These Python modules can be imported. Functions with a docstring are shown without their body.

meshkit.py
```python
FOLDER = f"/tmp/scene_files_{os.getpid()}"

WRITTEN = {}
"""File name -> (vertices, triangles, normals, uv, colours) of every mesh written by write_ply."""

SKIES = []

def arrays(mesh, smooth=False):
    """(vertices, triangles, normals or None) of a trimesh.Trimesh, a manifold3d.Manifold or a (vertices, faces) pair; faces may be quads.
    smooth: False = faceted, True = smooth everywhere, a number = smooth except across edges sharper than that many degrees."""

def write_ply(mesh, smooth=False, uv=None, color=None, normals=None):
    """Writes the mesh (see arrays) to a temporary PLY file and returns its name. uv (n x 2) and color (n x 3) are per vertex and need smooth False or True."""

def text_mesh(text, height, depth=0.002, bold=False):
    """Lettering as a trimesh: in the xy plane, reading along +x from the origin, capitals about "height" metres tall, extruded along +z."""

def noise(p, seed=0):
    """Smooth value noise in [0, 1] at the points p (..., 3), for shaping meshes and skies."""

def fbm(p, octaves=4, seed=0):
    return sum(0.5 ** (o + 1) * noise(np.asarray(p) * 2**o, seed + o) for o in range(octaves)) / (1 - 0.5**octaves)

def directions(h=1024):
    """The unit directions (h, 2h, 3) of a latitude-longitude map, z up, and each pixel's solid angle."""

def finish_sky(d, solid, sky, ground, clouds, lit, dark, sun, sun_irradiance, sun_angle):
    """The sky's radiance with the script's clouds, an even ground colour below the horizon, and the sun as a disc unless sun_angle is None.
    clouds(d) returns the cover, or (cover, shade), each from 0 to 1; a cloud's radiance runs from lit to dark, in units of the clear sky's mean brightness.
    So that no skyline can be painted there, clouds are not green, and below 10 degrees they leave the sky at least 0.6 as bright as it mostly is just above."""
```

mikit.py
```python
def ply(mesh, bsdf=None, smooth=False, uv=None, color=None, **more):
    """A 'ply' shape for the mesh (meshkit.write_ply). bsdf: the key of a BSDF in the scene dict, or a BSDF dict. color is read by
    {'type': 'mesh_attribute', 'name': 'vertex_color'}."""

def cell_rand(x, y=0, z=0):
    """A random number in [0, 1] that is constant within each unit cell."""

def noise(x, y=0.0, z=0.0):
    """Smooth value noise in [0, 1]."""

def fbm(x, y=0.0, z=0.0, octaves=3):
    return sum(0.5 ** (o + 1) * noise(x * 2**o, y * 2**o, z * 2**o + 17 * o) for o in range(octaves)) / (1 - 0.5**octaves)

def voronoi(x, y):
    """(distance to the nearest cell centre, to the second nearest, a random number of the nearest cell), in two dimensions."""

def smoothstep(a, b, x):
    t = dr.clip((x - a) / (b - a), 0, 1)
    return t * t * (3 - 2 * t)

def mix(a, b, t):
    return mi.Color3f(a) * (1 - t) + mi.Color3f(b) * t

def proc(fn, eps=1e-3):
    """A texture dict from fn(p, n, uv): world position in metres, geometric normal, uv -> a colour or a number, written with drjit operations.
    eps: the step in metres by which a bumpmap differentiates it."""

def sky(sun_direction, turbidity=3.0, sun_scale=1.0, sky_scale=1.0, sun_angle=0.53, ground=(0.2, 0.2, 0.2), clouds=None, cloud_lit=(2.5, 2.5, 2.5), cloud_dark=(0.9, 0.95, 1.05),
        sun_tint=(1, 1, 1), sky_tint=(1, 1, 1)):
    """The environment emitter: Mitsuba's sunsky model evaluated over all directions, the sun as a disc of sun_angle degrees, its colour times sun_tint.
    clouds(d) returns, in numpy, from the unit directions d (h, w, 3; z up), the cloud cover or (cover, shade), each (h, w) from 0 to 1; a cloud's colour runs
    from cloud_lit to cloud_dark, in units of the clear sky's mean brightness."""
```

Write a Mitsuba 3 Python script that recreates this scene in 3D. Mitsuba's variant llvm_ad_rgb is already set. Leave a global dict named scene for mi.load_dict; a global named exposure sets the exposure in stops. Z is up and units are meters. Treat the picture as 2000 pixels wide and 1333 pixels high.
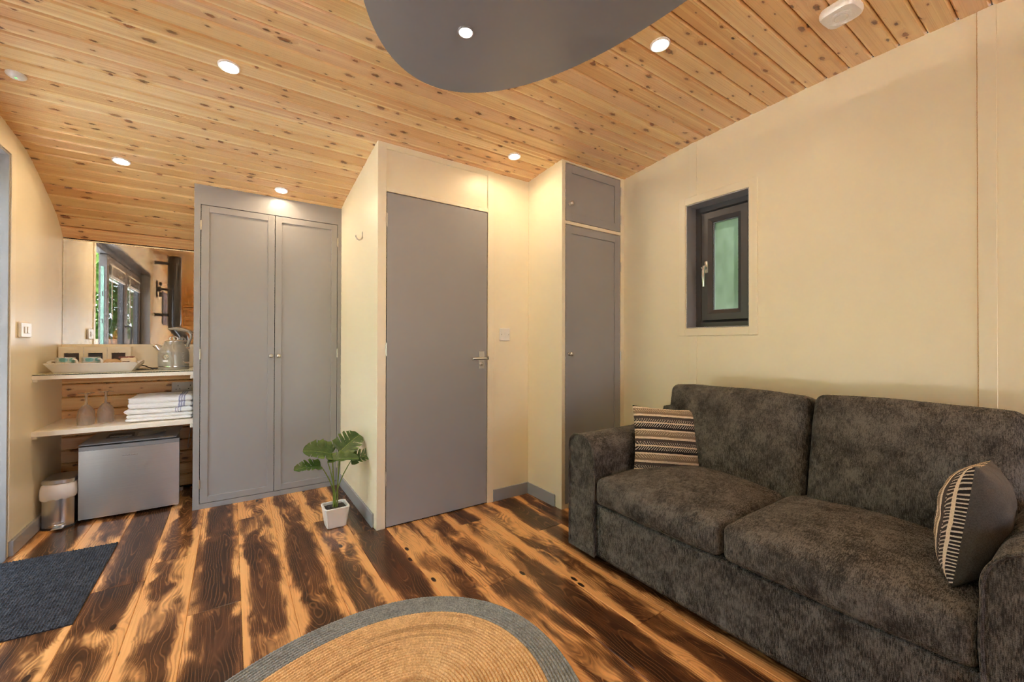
import math
import numpy as np
import trimesh
import drjit as dr
import mitsuba as mi
import mikit
import meshkit
from mikit import noise, fbm, voronoi, cell_rand, smoothstep, mix
from scipy.interpolate import PchipInterpolator
from shapely.geometry import Polygon, Point, box as sbox
from shapely import affinity

rng = np.random.default_rng(7)
T = mi.ScalarTransform4f
scene, labels = {}, {}

# ------------------------------------------------------------------ camera
EYE = np.array([0.0, 0.0, 1.09])
YAW, PITCH, ROLL, FOCAL = 0.597387, 0.0057165, -0.0023633, 806.096
fwd = np.array([math.sin(YAW) * math.cos(PITCH), math.cos(YAW) * math.cos(PITCH), math.sin(PITCH)])
right = np.array([math.cos(YAW), -math.sin(YAW), 0.0])
up = np.cross(right, fwd)
up = up * math.cos(ROLL) + right * math.sin(ROLL)
scene['camera'] = {'type': 'perspective', 'fov': 2 * math.degrees(math.atan(1000 / FOCAL)), 'fov_axis': 'x', 'near_clip': 0.02, 'far_clip': 200.0,
                   'to_world': T().look_at(origin=EYE.tolist(), target=(EYE + fwd).tolist(), up=up.tolist())}

# ------------------------------------------------------------------ sky, lamps, exposure
def cloud_cover(d):
    n = meshkit.fbm(d * np.array([3, 3, 5.0]), 4, 3)
    return 0.93 + 0 * n, 0.35 + 0.5 * n
SKY_GAIN = 34.0
SUN_GAIN = 75.0
scene['sky'] = mikit.sky((0.38, -0.55, 0.80), turbidity=4, sun_scale=SUN_GAIN, sky_scale=SKY_GAIN, ground=(0.25, 0.25, 0.2), clouds=cloud_cover,
                         sun_tint=(0.78, 0.96, 1.32), cloud_lit=(1.75, 1.95, 2.35), cloud_dark=(1.15, 1.3, 1.6))
LAMP = 435.0                      # radiance of the downlight lenses
LAMP_TINT = (1.0, 0.77, 0.50)
STRIP = 16.0                       # radiance of the LED strip on top of the hanging panel
STRIP_TINT = (1.0, 0.80, 0.56)
exposure = -0.20

# ------------------------------------------------------------------ main dimensions (metres)
XL, XR = -0.93, 2.40              # gable walls
YB, YF = 3.955, -2.515            # low side walls
YD, YC, XC, YW, XH = 2.4228, 2.0563, 1.7944, 3.378, 0.7008
prof = np.array([[-2.515, 1.785], [-2.43, 1.88], [-2.26, 1.98], [-2.03, 2.09], [-1.947, 2.128], [-1.78, 2.162], [-1.409, 2.214], [-0.98, 2.272], [-0.616, 2.305], [-0.06, 2.36],
                 [0.3, 2.387], [0.6, 2.389], [0.8, 2.386], [1.1, 2.374], [1.5, 2.355], [2.056, 2.305], [2.423, 2.272], [2.849, 2.214], [3.22, 2.162], [3.387, 2.128], [3.47, 2.09],
                 [3.70, 1.98], [3.87, 1.88], [3.955, 1.785]])
zc = PchipInterpolator(prof[:, 0], prof[:, 1])

# ------------------------------------------------------------------ helpers
def num(name, taken=None):
    taken = set(scene) | set(labels) if taken is None else taken
    if name not in taken and not any(k.startswith(name + '__') for k in taken):
        return name
    i = 1
    while f'{name}_{i:03d}' in taken or any(k.startswith(f'{name}_{i:03d}__') for k in taken):
        i += 1
    return f'{name}_{i:03d}'
_used = {}
def key_for(name, parent=None):
    full = f'{parent}__{name}' if parent else name
    n = _used.get(full, 0)
    _used[full] = n + 1
    return full if n == 0 else f'{full}_{n:03d}'
def thing(name, label, cat, group=None):
    k = key_for(name)
    labels[k] = {'label': label, 'category': cat}
    if group:
        labels[k]['group'] = group
    return k
def add(name, mesh, mat, parent=None, smooth=False, uv=None, label=None, cat=None, group=None, kind=None, **more):
    k = key_for(name, parent)
    scene[k] = mikit.ply(mesh, mat, smooth=smooth, uv=uv, **more)
    p = {a: b for a, b in (('label', label), ('category', cat), ('group', group), ('kind', kind)) if b}
    if p:
        labels[k] = p
    return k
def struct(name, mesh, mat, label=None, parent=None, **more):
    return add(name, mesh, mat, parent, label=label, kind=None if parent else 'structure', **more)

def cat(*ms):
    ms = [m for m in ms if m is not None]
    return trimesh.util.concatenate(ms) if len(ms) > 1 else ms[0]
def bx(x0, x1, y0, y1, z0, z1, c=0.0):
    lo, hi = np.minimum([x0, y0, z0], [x1, y1, z1]), np.maximum([x0, y0, z0], [x1, y1, z1])
    if c <= 0:
        m = trimesh.creation.box(extents=hi - lo)
        m.apply_translation((lo + hi) / 2)
        return m
    c = min(c, 0.45 * (hi - lo).min())
    pts = []
    for sx in (0, 1):
        for sy in (0, 1):
            for sz in (0, 1):
                p = np.where([sx, sy, sz], hi, lo)
                s = np.where([sx, sy, sz], -1, 1) * c
                for a in range(3):
                    q = p + s
                    q[a] = p[a]
                    pts.append(q)
    return trimesh.convex.convex_hull(np.array(pts))
def xf(mesh, R=None, t=None):
    m = mesh.copy()
    M = np.eye(4)
    if R is not None:
        M[:3, :3] = R
    if t is not None:
        M[:3, 3] = t
    m.apply_transform(M)
    return m
def rot(axis, ang):
    return trimesh.transformations.rotation_matrix(ang, axis)[:3, :3]
def basis(z, x=(1, 0, 0)):
    z = np.asarray(z, float); z /= np.linalg.norm(z)
    x = np.asarray(x, float) - np.dot(x, z) * z
    x /= np.linalg.norm(x)
    return np.stack([x, np.cross(z, x), z], 1)
def lathe(profile, n=32):
    return trimesh.creation.revolve(np.asarray(profile, float), sections=n)
def tube(pts, r, n=8, caps=True):
    p = np.asarray(pts, float)
    r = np.broadcast_to(np.asarray(r, float), (len(p),))
    t = np.gradient(p, axis=0)
    t /= np.linalg.norm(t, axis=1, keepdims=True)
    a = np.cross(t[0], [0, 0, 1.0] if abs(t[0, 2]) < 0.9 else [1.0, 0, 0]); a /= np.linalg.norm(a)
    V = []
    for i in range(len(p)):
        a = a - np.dot(a, t[i]) * t[i]; a /= np.linalg.norm(a)
        b = np.cross(t[i], a)
        ang = np.arange(n) * 2 * np.pi / n
        V.append(p[i] + r[i] * (np.cos(ang)[:, None] * a + np.sin(ang)[:, None] * b))
    V = np.concatenate(V)
    F = []
    for i in range(len(p) - 1):
        for j in range(n):
            q = [i * n + j, i * n + (j + 1) % n, (i + 1) * n + (j + 1) % n, (i + 1) * n + j]
            F += [[q[0], q[1], q[2]], [q[0], q[2], q[3]]]
    if caps:
        V = np.vstack([V, p[0], p[-1]])
        c0, c1 = len(V) - 2, len(V) - 1
        for j in range(n):
            F += [[c0, (j + 1) % n, j], [c1, (len(p) - 1) * n + j, (len(p) - 1) * n + (j + 1) % n]]
    return trimesh.Trimesh(V, F, process=False)
def spline(pts, n=24):
    pts = np.asarray(pts, float)
    s = np.r_[0, np.cumsum(np.linalg.norm(np.diff(pts, axis=0), axis=1))]
    u = np.linspace(0, s[-1], n)
    from scipy.interpolate import CubicSpline
    return CubicSpline(s, pts)(u) if len(pts) > 2 else np.stack([np.interp(u, s, pts[:, i]) for i in range(3)], 1)
def extrude(poly, d):
    gs = getattr(poly, 'geoms', [poly])
    return cat(*[trimesh.creation.extrude_polygon(g, d, engine='earcut') for g in gs])
def ext_x(poly, x0, x1):     # polygon in (y, z), extruded along x
    m = extrude(poly, x1 - x0)
    return xf(m, np.array([[0, 0, 1], [1, 0, 0], [0, 1, 0]], float), [x0, 0, 0])
def ext_y(poly, y0, y1):     # polygon in (x, z), extruded along y
    m = extrude(poly, y1 - y0)
    m = xf(m, np.array([[1, 0, 0], [0, 0, 1], [0, 1, 0]], float), [0, y0, 0])
    m.invert()
    return m
def roundbox(size, r, n=14, crown=(0, 0, 0), power=2.0):
    """A soft box centred at 0: corners rounded by r, faces bulged by crown (x, y, z)."""
    size = np.asarray(size, float)
    h = size / 2
    V, F, o = [], [], 0
    for ax in range(3):
        for s in (-1, 1):
            a, b = (ax + 1) % 3, (ax + 2) % 3
            g = np.linspace(-1, 1, n + 1)
            g = np.sign(g) * (1 - (1 - np.abs(g)) ** 1.35)
            A, Bq = np.meshgrid(g, g, indexing='ij')
            P = np.zeros((n + 1, n + 1, 3))
            P[..., ax], P[..., a], P[..., b] = s, A, Bq
            V.append(P.reshape(-1, 3))
            i, j = np.meshgrid(np.arange(n), np.arange(n), indexing='ij')
            q = np.stack([i * (n + 1) + j, (i + 1) * (n + 1) + j, (i + 1) * (n + 1) + j + 1, i * (n + 1) + j + 1], -1).reshape(-1, 4) + o
            if s < 0:
                q = q[:, ::-1]
            F.append(np.vstack([q[:, [0, 1, 2]], q[:, [0, 2, 3]]]))
            o += (n + 1) ** 2
    U = np.vstack(V)
    P = U * h
    inner = np.clip(P, -(h - r), h - r)
    d = P - inner
    L = np.linalg.norm(d, axis=1, keepdims=True)
    P = np.where(L > 1e-9, inner + d / np.maximum(L, 1e-9) * r, P)
    Q = P.copy()
    for ax in range(3):
        a, b = (ax + 1) % 3, (ax + 2) % 3
        Q[:, ax] += crown[ax] * U[:, ax] * (1 - np.abs(U[:, a]) ** power) * (1 - np.abs(U[:, b]) ** power)
    m = trimesh.Trimesh(Q, np.vstack(F), process=False)
    m.merge_vertices(digits_vertex=6)
    return m

# ------------------------------------------------------------------ materials
def rgb(*c):
    return {'type': 'rgb', 'value': list(c)}
def paint(name, c, rough=0.4, spec=0.5, **kw):
    d = {'type': 'principled', 'base_color': rgb(*c) if not isinstance(c, dict) else c, 'roughness': rough, 'specular': spec, **kw}
    scene[name] = {'type': 'twosided', 'bsdf': d}
    return name
def metal(name, c, rough=0.2):
    scene[name] = {'type': 'twosided', 'bsdf': {'type': 'principled', 'base_color': rgb(*c), 'metallic': 1.0, 'roughness': rough}}
    return name
def bump(name, inner, fn, scale=1.0, eps=1e-3):
    scene[name] = {'type': 'twosided', 'bsdf': {'type': 'bumpmap', 'tex': mikit.proc(fn, eps), 'scale': scale, 'bsdf': inner}}
    return name

CREAM = paint('m_cream_paint', (0.86, 0.755, 0.555), 0.38)
CREAMT = paint('m_cream_trim', (0.87, 0.77, 0.58), 0.33)
GREY = paint('m_grey_paint', (0.275, 0.272, 0.275), 0.36)
GREYD = paint('m_grey_raft', (0.205, 0.205, 0.215), 0.30)
GAP = paint('m_dark_gap', (0.01, 0.01, 0.01), 0.9)
WHITE = paint('m_white_plastic', (0.83, 0.80, 0.77), 0.3)
LEDGE = paint('m_shelf_paint', (0.86, 0.80, 0.68), 0.28)
CHROME = metal('m_chrome', (0.80, 0.79, 0.77), 0.14)
NICKEL = metal('m_brushed_nickel', (0.62, 0.58, 0.52), 0.32)
STEEL = metal('m_steel', (0.56, 0.55, 0.54), 0.30)
BLACKP = paint('m_black_plastic', (0.02, 0.02, 0.022), 0.4)
ANTH = paint('m_anthracite_frame', (0.040, 0.041, 0.045), 0.33)
BLACKM = paint('m_black_enamel', (0.018, 0.017, 0.016), 0.22)
CHARSOIL = paint('m_soil', (0.02, 0.018, 0.017), 0.7)
CERAMIC = paint('m_white_ceramic', (0.85, 0.84, 0.82), 0.12, clearcoat=0.6, clearcoat_gloss=0.9)
scene['m_mirror'] = {'type': 'conductor', 'material': 'none', 'specular_reflectance': rgb(0.93, 0.93, 0.92)}
scene['m_glass'] = {'type': 'dielectric', 'int_ior': 1.5}
scene['m_pane'] = {'type': 'thindielectric', 'int_ior': 1.5}

# pine boards, uv = (metres along the board, metres across all boards)
BW = 0.0885
def pine(p, n, uv):
    u, v = uv.x, uv.y
    row = dr.floor(v / BW)
    r1, r2, r3, r4 = cell_rand(row, 3), cell_rand(row, 8), cell_rand(row, 21), cell_rand(row, 33)
    uu = u + r1 * 40
    w = v - row * BW                                 # across this board
    # knots: small ones in scattered whorls, a few large
    kx, ky = uu / 0.105 + 0.4 * noise(uu * 3, row * 7.1), (w + row * 0.31) / 0.046
    d1, d2, rr = voronoi(kx, ky)
    on = dr.select(rr > 0.60, 1.0, 0.0)
    q = (rr - 0.60) / 0.40
    size = 0.045 + 0.20 * q * q + 0.05 * noise(uu * 9, row)
    ragged = d1 * (1 + 0.5 * (noise(uu * 140, w * 300, row) - 0.5))
    kn = (1 - smoothstep(size * 0.60, size, ragged)) * on
    halo = (1 - smoothstep(0.0, size * 2.8, d1)) * on
    tail = (1 - smoothstep(0.2, 1.0, dr.abs(w * 0 + (ky - dr.floor(ky)) - 0.5) * 0 + d1 / (size * 4.5))) * on
    bend = 0.020 * halo
    streak = fbm(uu * 0.9, (w + bend) * 80 + row * 11, r2 * 9, 3)
    fine = noise(uu * 2.2, (w + bend * 1.5) * 420 + row * 5)
    band = smoothstep(0.40, 0.62, noise(uu * 0.35 + r3 * 9, (w + bend) * 26 + row * 3))      # heartwood / sapwood
    tone = 0.62 * r2 + 0.26 * band + 0.12 * noise(uu * 0.6, row * 3)
    c = mix((0.84, 0.555, 0.248), (0.68, 0.350, 0.130), tone)
    c = mix(c, mi.Color3f(0.74, 0.42, 0.22), smoothstep(0.55, 0.9, r4) * 0.6)
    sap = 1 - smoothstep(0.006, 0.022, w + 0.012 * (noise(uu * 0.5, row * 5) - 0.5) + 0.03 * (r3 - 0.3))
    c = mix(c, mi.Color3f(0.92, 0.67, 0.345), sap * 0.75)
    c = mix(c, mi.Color3f(0.90, 0.64, 0.315), smoothstep(0.55, 0.78, streak) * 0.6)
    c = mix(c, c * mi.Color3f(0.80, 0.68, 0.55), smoothstep(0.5, 0.85, fine) * 0.40)
    c = mix(c, mi.Color3f(0.50, 0.22, 0.07), halo * halo * 0.55 + 0.10 * tail)
    dark = mix((0.29, 0.095, 0.028), (0.085, 0.032, 0.014), smoothstep(0.35, 0.8, noise(uu * 50, w * 120, row) * 0.6 + 0.5 * cell_rand(dr.floor(kx), dr.floor(ky), row)))
    return mix(c, dark, kn * (0.70 + 0.25 * r3))
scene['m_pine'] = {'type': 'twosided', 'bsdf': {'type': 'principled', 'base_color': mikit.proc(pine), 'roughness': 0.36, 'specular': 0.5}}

# scorched floor, uv = (0.5 * plank + metres across, metres along)
def burnt(p, n, uv):
    plank = dr.floor(uv.x / 0.5)
    x = uv.x - plank * 0.5
    y = uv.y + cell_rand(plank, 5) * 30
    ra, rb, rc = cell_rand(plank, 1), cell_rand(plank, 2), cell_rand(plank, 9)
    w1 = fbm(x * 6 + plank * 3.1, y * 2.1, plank, 3) - 0.5
    w2 = fbm(x * 19 + 40, y * 6.5 + plank * 1.7, plank, 3) - 0.5
    # growth rings of a flat-sawn plank: arches down the middle, lines along the edges, swirls round the knots
    k1, k2, kr = voronoi(x / 0.15 + plank * 3.3, y / 0.34)
    knot = dr.select(kr > 0.62, 1.0, 0.0)
    near = knot * dr.exp(-k1 * k1 * 16)
    X = x - 0.09 + 0.05 * (rc - 0.5) + 0.030 * w1
    d = 0.085 * (noise(y * 0.75 + plank, 2) - 0.35) + 0.02 * w1
    R = dr.sqrt(X * X + d * d + 0.00015)
    rings = R * (74 + 40 * ra) + 7.5 * w1 + 2.6 * w2 + near * 3.2
    tri = dr.abs(rings - dr.floor(rings) - 0.5) * 2
    line = smoothstep(0.45, 0.95, tri)
    thin = smoothstep(0.72, 1.0, tri)
    # the flame: smoky patches, darker down the middle of most planks, feathered along the rings
    ex = dr.minimum(x, 0.18 - x)
    edge = smoothstep(0.004, 0.048, ex + 0.035 * w1 + 0.03 * w2)
    big = fbm(x * 4.5 + plank * 5.7 + w1 * 0.9, y * 1.5 + w1 * 1.6, plank * 1.9, 3)
    smoke = fbm(x * 19 + plank + 2.4 * w2, y * 5.0 + w1 * 4, 7, 4)
    a = big + 0.36 * (edge - 0.70) + 0.26 * (ra - 0.42) + 0.60 * (smoke - 0.5) + 0.10 * (tri - 0.5)
    char = smoothstep(0.235, 0.56, a)
    deep = smoothstep(0.38, 0.78, a)
    fibre = fbm(x * 190 + plank, y * 4.0, 3, 2)
    tan = mix((0.80, 0.425, 0.150), (0.56, 0.225, 0.062), 0.5 * smoke + 0.5 * rb * fibre)
    tan = mix(tan, mi.Color3f(0.27, 0.095, 0.028), line * smoothstep(0.30, 0.75, fbm(x * 9 + 5 * plank, y * 3.3, 2, 2)) * (0.45 + 0.55 * char))
    dark = mix((0.115, 0.041, 0.0135), (0.0125, 0.0065, 0.0042), deep * (0.74 + 0.26 * fibre))
    dark = mix(dark, mi.Color3f(0.42, 0.185, 0.062), thin * smoothstep(0.25, 0.65, smoke) * 0.80 * (0.30 + 0.70 * (1 - deep)) + 0.07 * line)
    c = mix(tan, dark, char)
    hole = (1 - smoothstep(0.050, 0.072, k1)) * dr.select(kr > 0.80, 1.0, 0.0)
    return mix(c, mi.Color3f(0.020, 0.009, 0.005), hole)
scene['m_burnt_floor'] = {'type': 'twosided', 'bsdf': {'type': 'principled', 'base_color': mikit.proc(burnt), 'roughness': 0.22, 'specular': 0.34}}

# sofa chenille
def chenille(p, n, uv):
    az = dr.abs(n.z)
    h = p.x * 0.62 + p.y * 0.79
    warp_ = noise(h * 620, p.z * 90, (p.x - p.y) * 260)          # threads running down the upright faces
    weft = noise(p.x * 160, p.y * 620, 3.0)                      # and front to back over the seats
    th_ = warp_ * (1 - az) + weft * az
    s3 = noise(p.x * 780, p.y * 780, p.z * 560)
    blot = fbm(p.x * 17, p.y * 17, p.z * 12, 3)
    mott = fbm(p.x * 75, p.y * 75, p.z * 45, 3)
    t = 0.40 * th_ + 0.30 * s3 + 0.30 * mott
    t = smoothstep(0.24, 0.76, t + 0.42 * (blot - 0.5))
    return mix((0.0085, 0.0085, 0.0088), (0.152, 0.148, 0.136), t * t * 0.4 + 0.6 * t)
def chenille_h(p, n, uv):
    return 0.0009 * (noise(p.x * 260, p.y * 260, p.z * 150) + 0.6 * noise(p.x * 600, p.y * 600, p.z * 420))
fab = {'type': 'principled', 'base_color': mikit.proc(chenille), 'roughness': 0.85, 'specular': 0.25, 'sheen': 0.9, 'sheen_tint': 0.3}
bump('m_chenille', fab, chenille_h, 1.0, 8e-4)
def plainfab(p, n, uv):
    t = 0.5 * noise(p.x * 500, p.y * 500, p.z * 300) + 0.5 * fbm(p.x * 25, p.y * 25, p.z * 25, 2)
    return mix((0.026, 0.025, 0.024), (0.092, 0.089, 0.082), t)
scene['m_cushion_back'] = {'type': 'twosided', 'bsdf': {'type': 'principled', 'base_color': mikit.proc(plainfab), 'roughness': 0.9, 'specular': 0.2, 'sheen': 0.6}}

# striped cushion cover, uv in metres
def stripes(p, n, uv):
    u, v = uv.x, uv.y + 0.0012 * (noise(uv.x * 60, uv.y * 30) - 0.5)
    q = v / 0.119 + 40.42
    band = dr.floor(q)
    t = 1 - (q - band)                                # 0 at the top of a repeat
    slant = dr.select(cell_rand(band + dr.floor(t * 5), 4) > 0.5, 1.0, -1.0)
    h = u / 0.0115 + slant * v / 0.014 + 1.2 * noise(u * 25, band * 3 + dr.floor(t * 6))
    hatch = smoothstep(0.22, 0.36, h - dr.floor(h)) * (1 - smoothstep(0.90, 0.99, h - dr.floor(h)))
    weave = 0.85 + 0.3 * noise(u * 900, v * 900)
    cream, tan, brown, black = mi.Color3f(0.70, 0.57, 0.43), mi.Color3f(0.215, 0.155, 0.10), mi.Color3f(0.060, 0.047, 0.043), mi.Color3f(0.014, 0.012, 0.013)
    c = black
    c = dr.select(t > 0.10, cream, c)
    c = dr.select(t > 0.17, mix(mi.Color3f(0.55, 0.44, 0.32), tan, hatch), c)
    c = dr.select(t > 0.33, tan, c)
    c = dr.select(t > 0.43, cream, c)
    c = dr.select(t > 0.52, brown, c)
    c = dr.select(t > 0.64, mix(mi.Color3f(0.50, 0.42, 0.36), brown * 0.5, hatch), c)
    c = dr.select(t > 0.78, cream, c)
    c = dr.select(t > 0.84, mix(mi.Color3f(0.55, 0.48, 0.42), black, hatch), c)
    return c * weave
scene['m_striped_cover'] = {'type': 'twosided', 'bsdf': {'type': 'principled', 'base_color': mikit.proc(stripes), 'roughness': 0.9, 'specular': 0.2, 'sheen': 0.3}}

# rug and mat fibres
def jute(p, n, uv):
    t = 0.55 * noise(p.x * 330, p.y * 330, 1) + 0.45 * fbm(p.x * 45, p.y * 45, 2, 2)
    dx, dy = p.x - 0.233, p.y - 1.039
    il = dr.rsqrt(dx * dx + dy * dy + 1e-5)
    ring = noise(dx * il * 1.6 + 9, dy * il * 1.6 + 4, uv.y * 0.55)
    c = mix((0.46, 0.255, 0.098), (0.88, 0.60, 0.29), t)
    return mix(c, c * mi.Color3f(0.62, 0.55, 0.50), smoothstep(0.62, 0.85, ring) * 0.75)
def greyjute(p, n, uv):
    t = 0.6 * noise(p.x * 330, p.y * 330, 1) + 0.4 * fbm(p.x * 45, p.y * 45, 2, 2)
    return mix((0.115, 0.122, 0.112), (0.37, 0.385, 0.35), t)
def matgrey(p, n, uv):
    t = 0.6 * noise(p.x * 420, p.y * 420, 1) + 0.4 * fbm(p.x * 60, p.y * 60, 2, 2)
    return mix((0.010, 0.012, 0.016), (0.075, 0.086, 0.102), t * t * 1.3)
for nm, fn in (('m_jute', jute), ('m_grey_jute', greyjute), ('m_mat', matgrey)):
    scene[nm] = {'type': 'twosided', 'bsdf': {'type': 'principled', 'base_color': mikit.proc(fn), 'roughness': 0.9, 'specular': 0.15}}

def brushed(p, n, uv):
    return mix((0.41, 0.395, 0.38), (0.445, 0.43, 0.415), noise(p.x * 6, p.z * 900, 1))
scene['m_brushed_steel'] = {'type': 'twosided', 'bsdf': {'type': 'principled', 'base_color': mikit.proc(brushed), 'metallic': 0.85, 'roughness': 0.36}}

# ------------------------------------------------------------------ setting: floor
struct('floor', bx(XL - 0.25, XR + 0.02, YF - 0.02, YB + 0.02, -0.12, -0.016), GAP, 'dark scorched plank floor')
edges = [-1.04 + 0.18 * k for k in range(20)]
joints = {3: [0.9, 2.68], 4: [0.4, 2.09], 5: [-0.2, 3.05], 6: [-0.6, 1.15], 7: [0.1, 2.75], 8: [-0.3, 2.45], 9: [-0.8, 0.5, 3.0], 10: [-0.1, 1.60, 3.4], 11: [0.2, 2.22],
          12: [-0.7, 1.05, 2.5], 13: [0.35, 1.9]}
pid = 0
for i in range(len(edges)):
    x0, x1 = max(edges[i], XL), min(edges[i] + 0.18, XR)
    if x1 - x0 < 0.01:
        continue
    cuts = [YF] + joints.get(i - 1, [float(rng.uniform(-1, 0.4)), float(rng.uniform(1.2, 2.8))]) + [YB]
    for a, b in zip(cuts[:-1], cuts[1:]):
        c = 0.0022
        xa, xb, ya, yb = x0 + 0.0004, x1 - 0.0004, a + 0.0004, b - 0.0004
        V = np.array([[xa, ya, -c], [xb, ya, -c], [xb, yb, -c], [xa, yb, -c], [xa + c, ya + c, 0], [xb - c, ya + c, 0], [xb - c, yb - c, 0], [xa + c, yb - c, 0],
                      [xa, ya, -0.015], [xb, ya, -0.015], [xb, yb, -0.015], [xa, yb, -0.015]])
        F = [[4, 5, 6], [4, 6, 7]]
        for j in range(4):
            k = (j + 1) % 4
            F += [[j, k, 4 + k], [j, 4 + k, 4 + j], [8 + j, 8 + k, k], [8 + j, k, j]]
        F += [[8, 10, 9], [8, 11, 10]]
        uv = np.stack([V[:, 0] - edges[i] + 0.5 * pid, V[:, 1]], 1)
        add('plank', trimesh.Trimesh(V, F, process=False), 'm_burnt_floor', 'floor', uv=uv)
        pid += 1

# ------------------------------------------------------------------ setting: curved ceiling and board-clad low walls
ys = np.linspace(YB, YF, 1200)
zs = zc(ys)
arc = np.r_[0, np.cumsum(np.hypot(np.diff(ys), np.diff(zs)))]
def on_arc(s):
    return np.array([np.interp(s, arc, ys), np.interp(s, arc, zs)])
def board(path2, v0, v1, x0, x1):
    """A chamfered board between two points of the (y, z) profile; its outer side is to the left of the way from the first point to the second."""
    a, b = np.asarray(path2[0]), np.asarray(path2[1])
    t = (b - a) / np.linalg.norm(b - a)
    n = np.array([t[1], -t[0]])
    L = np.linalg.norm(b - a)
    sd = [(0.0011, 0.0090), (0.0080, 0.0), (L - 0.0080, 0.0), (L - 0.0011, 0.0090), (L - 0.0011, 0.016), (0.0011, 0.016)]
    P = [a + t * s + n * d for s, d in sd]
    V = np.array([[x, q[0], q[1]] for x in (x0, x1) for q in P])
    k = len(P)
    F = []
    for j in range(k):
        m = (j + 1) % k
        F += [[j, k + j, k + m], [j, k + m, m]]
    F += [[0, j, j + 1] for j in range(1, k - 1)] + [[k, k + j + 1, k + j] for j in range(1, k - 1)]
    uv = np.array([[x, v0 + (v1 - v0) * s / L] for x in (x0, x1) for s, d in sd])
    m = trimesh.Trimesh(V, F, process=False)
    if m.volume < 0:
        m.invert()
    return m, uv
def out_n(s):
    a, b = on_arc(s - 1e-3), on_arc(s + 1e-3)
    t = (b - a) / np.linalg.norm(b - a)
    return np.array([t[1], -t[0]])
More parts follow.
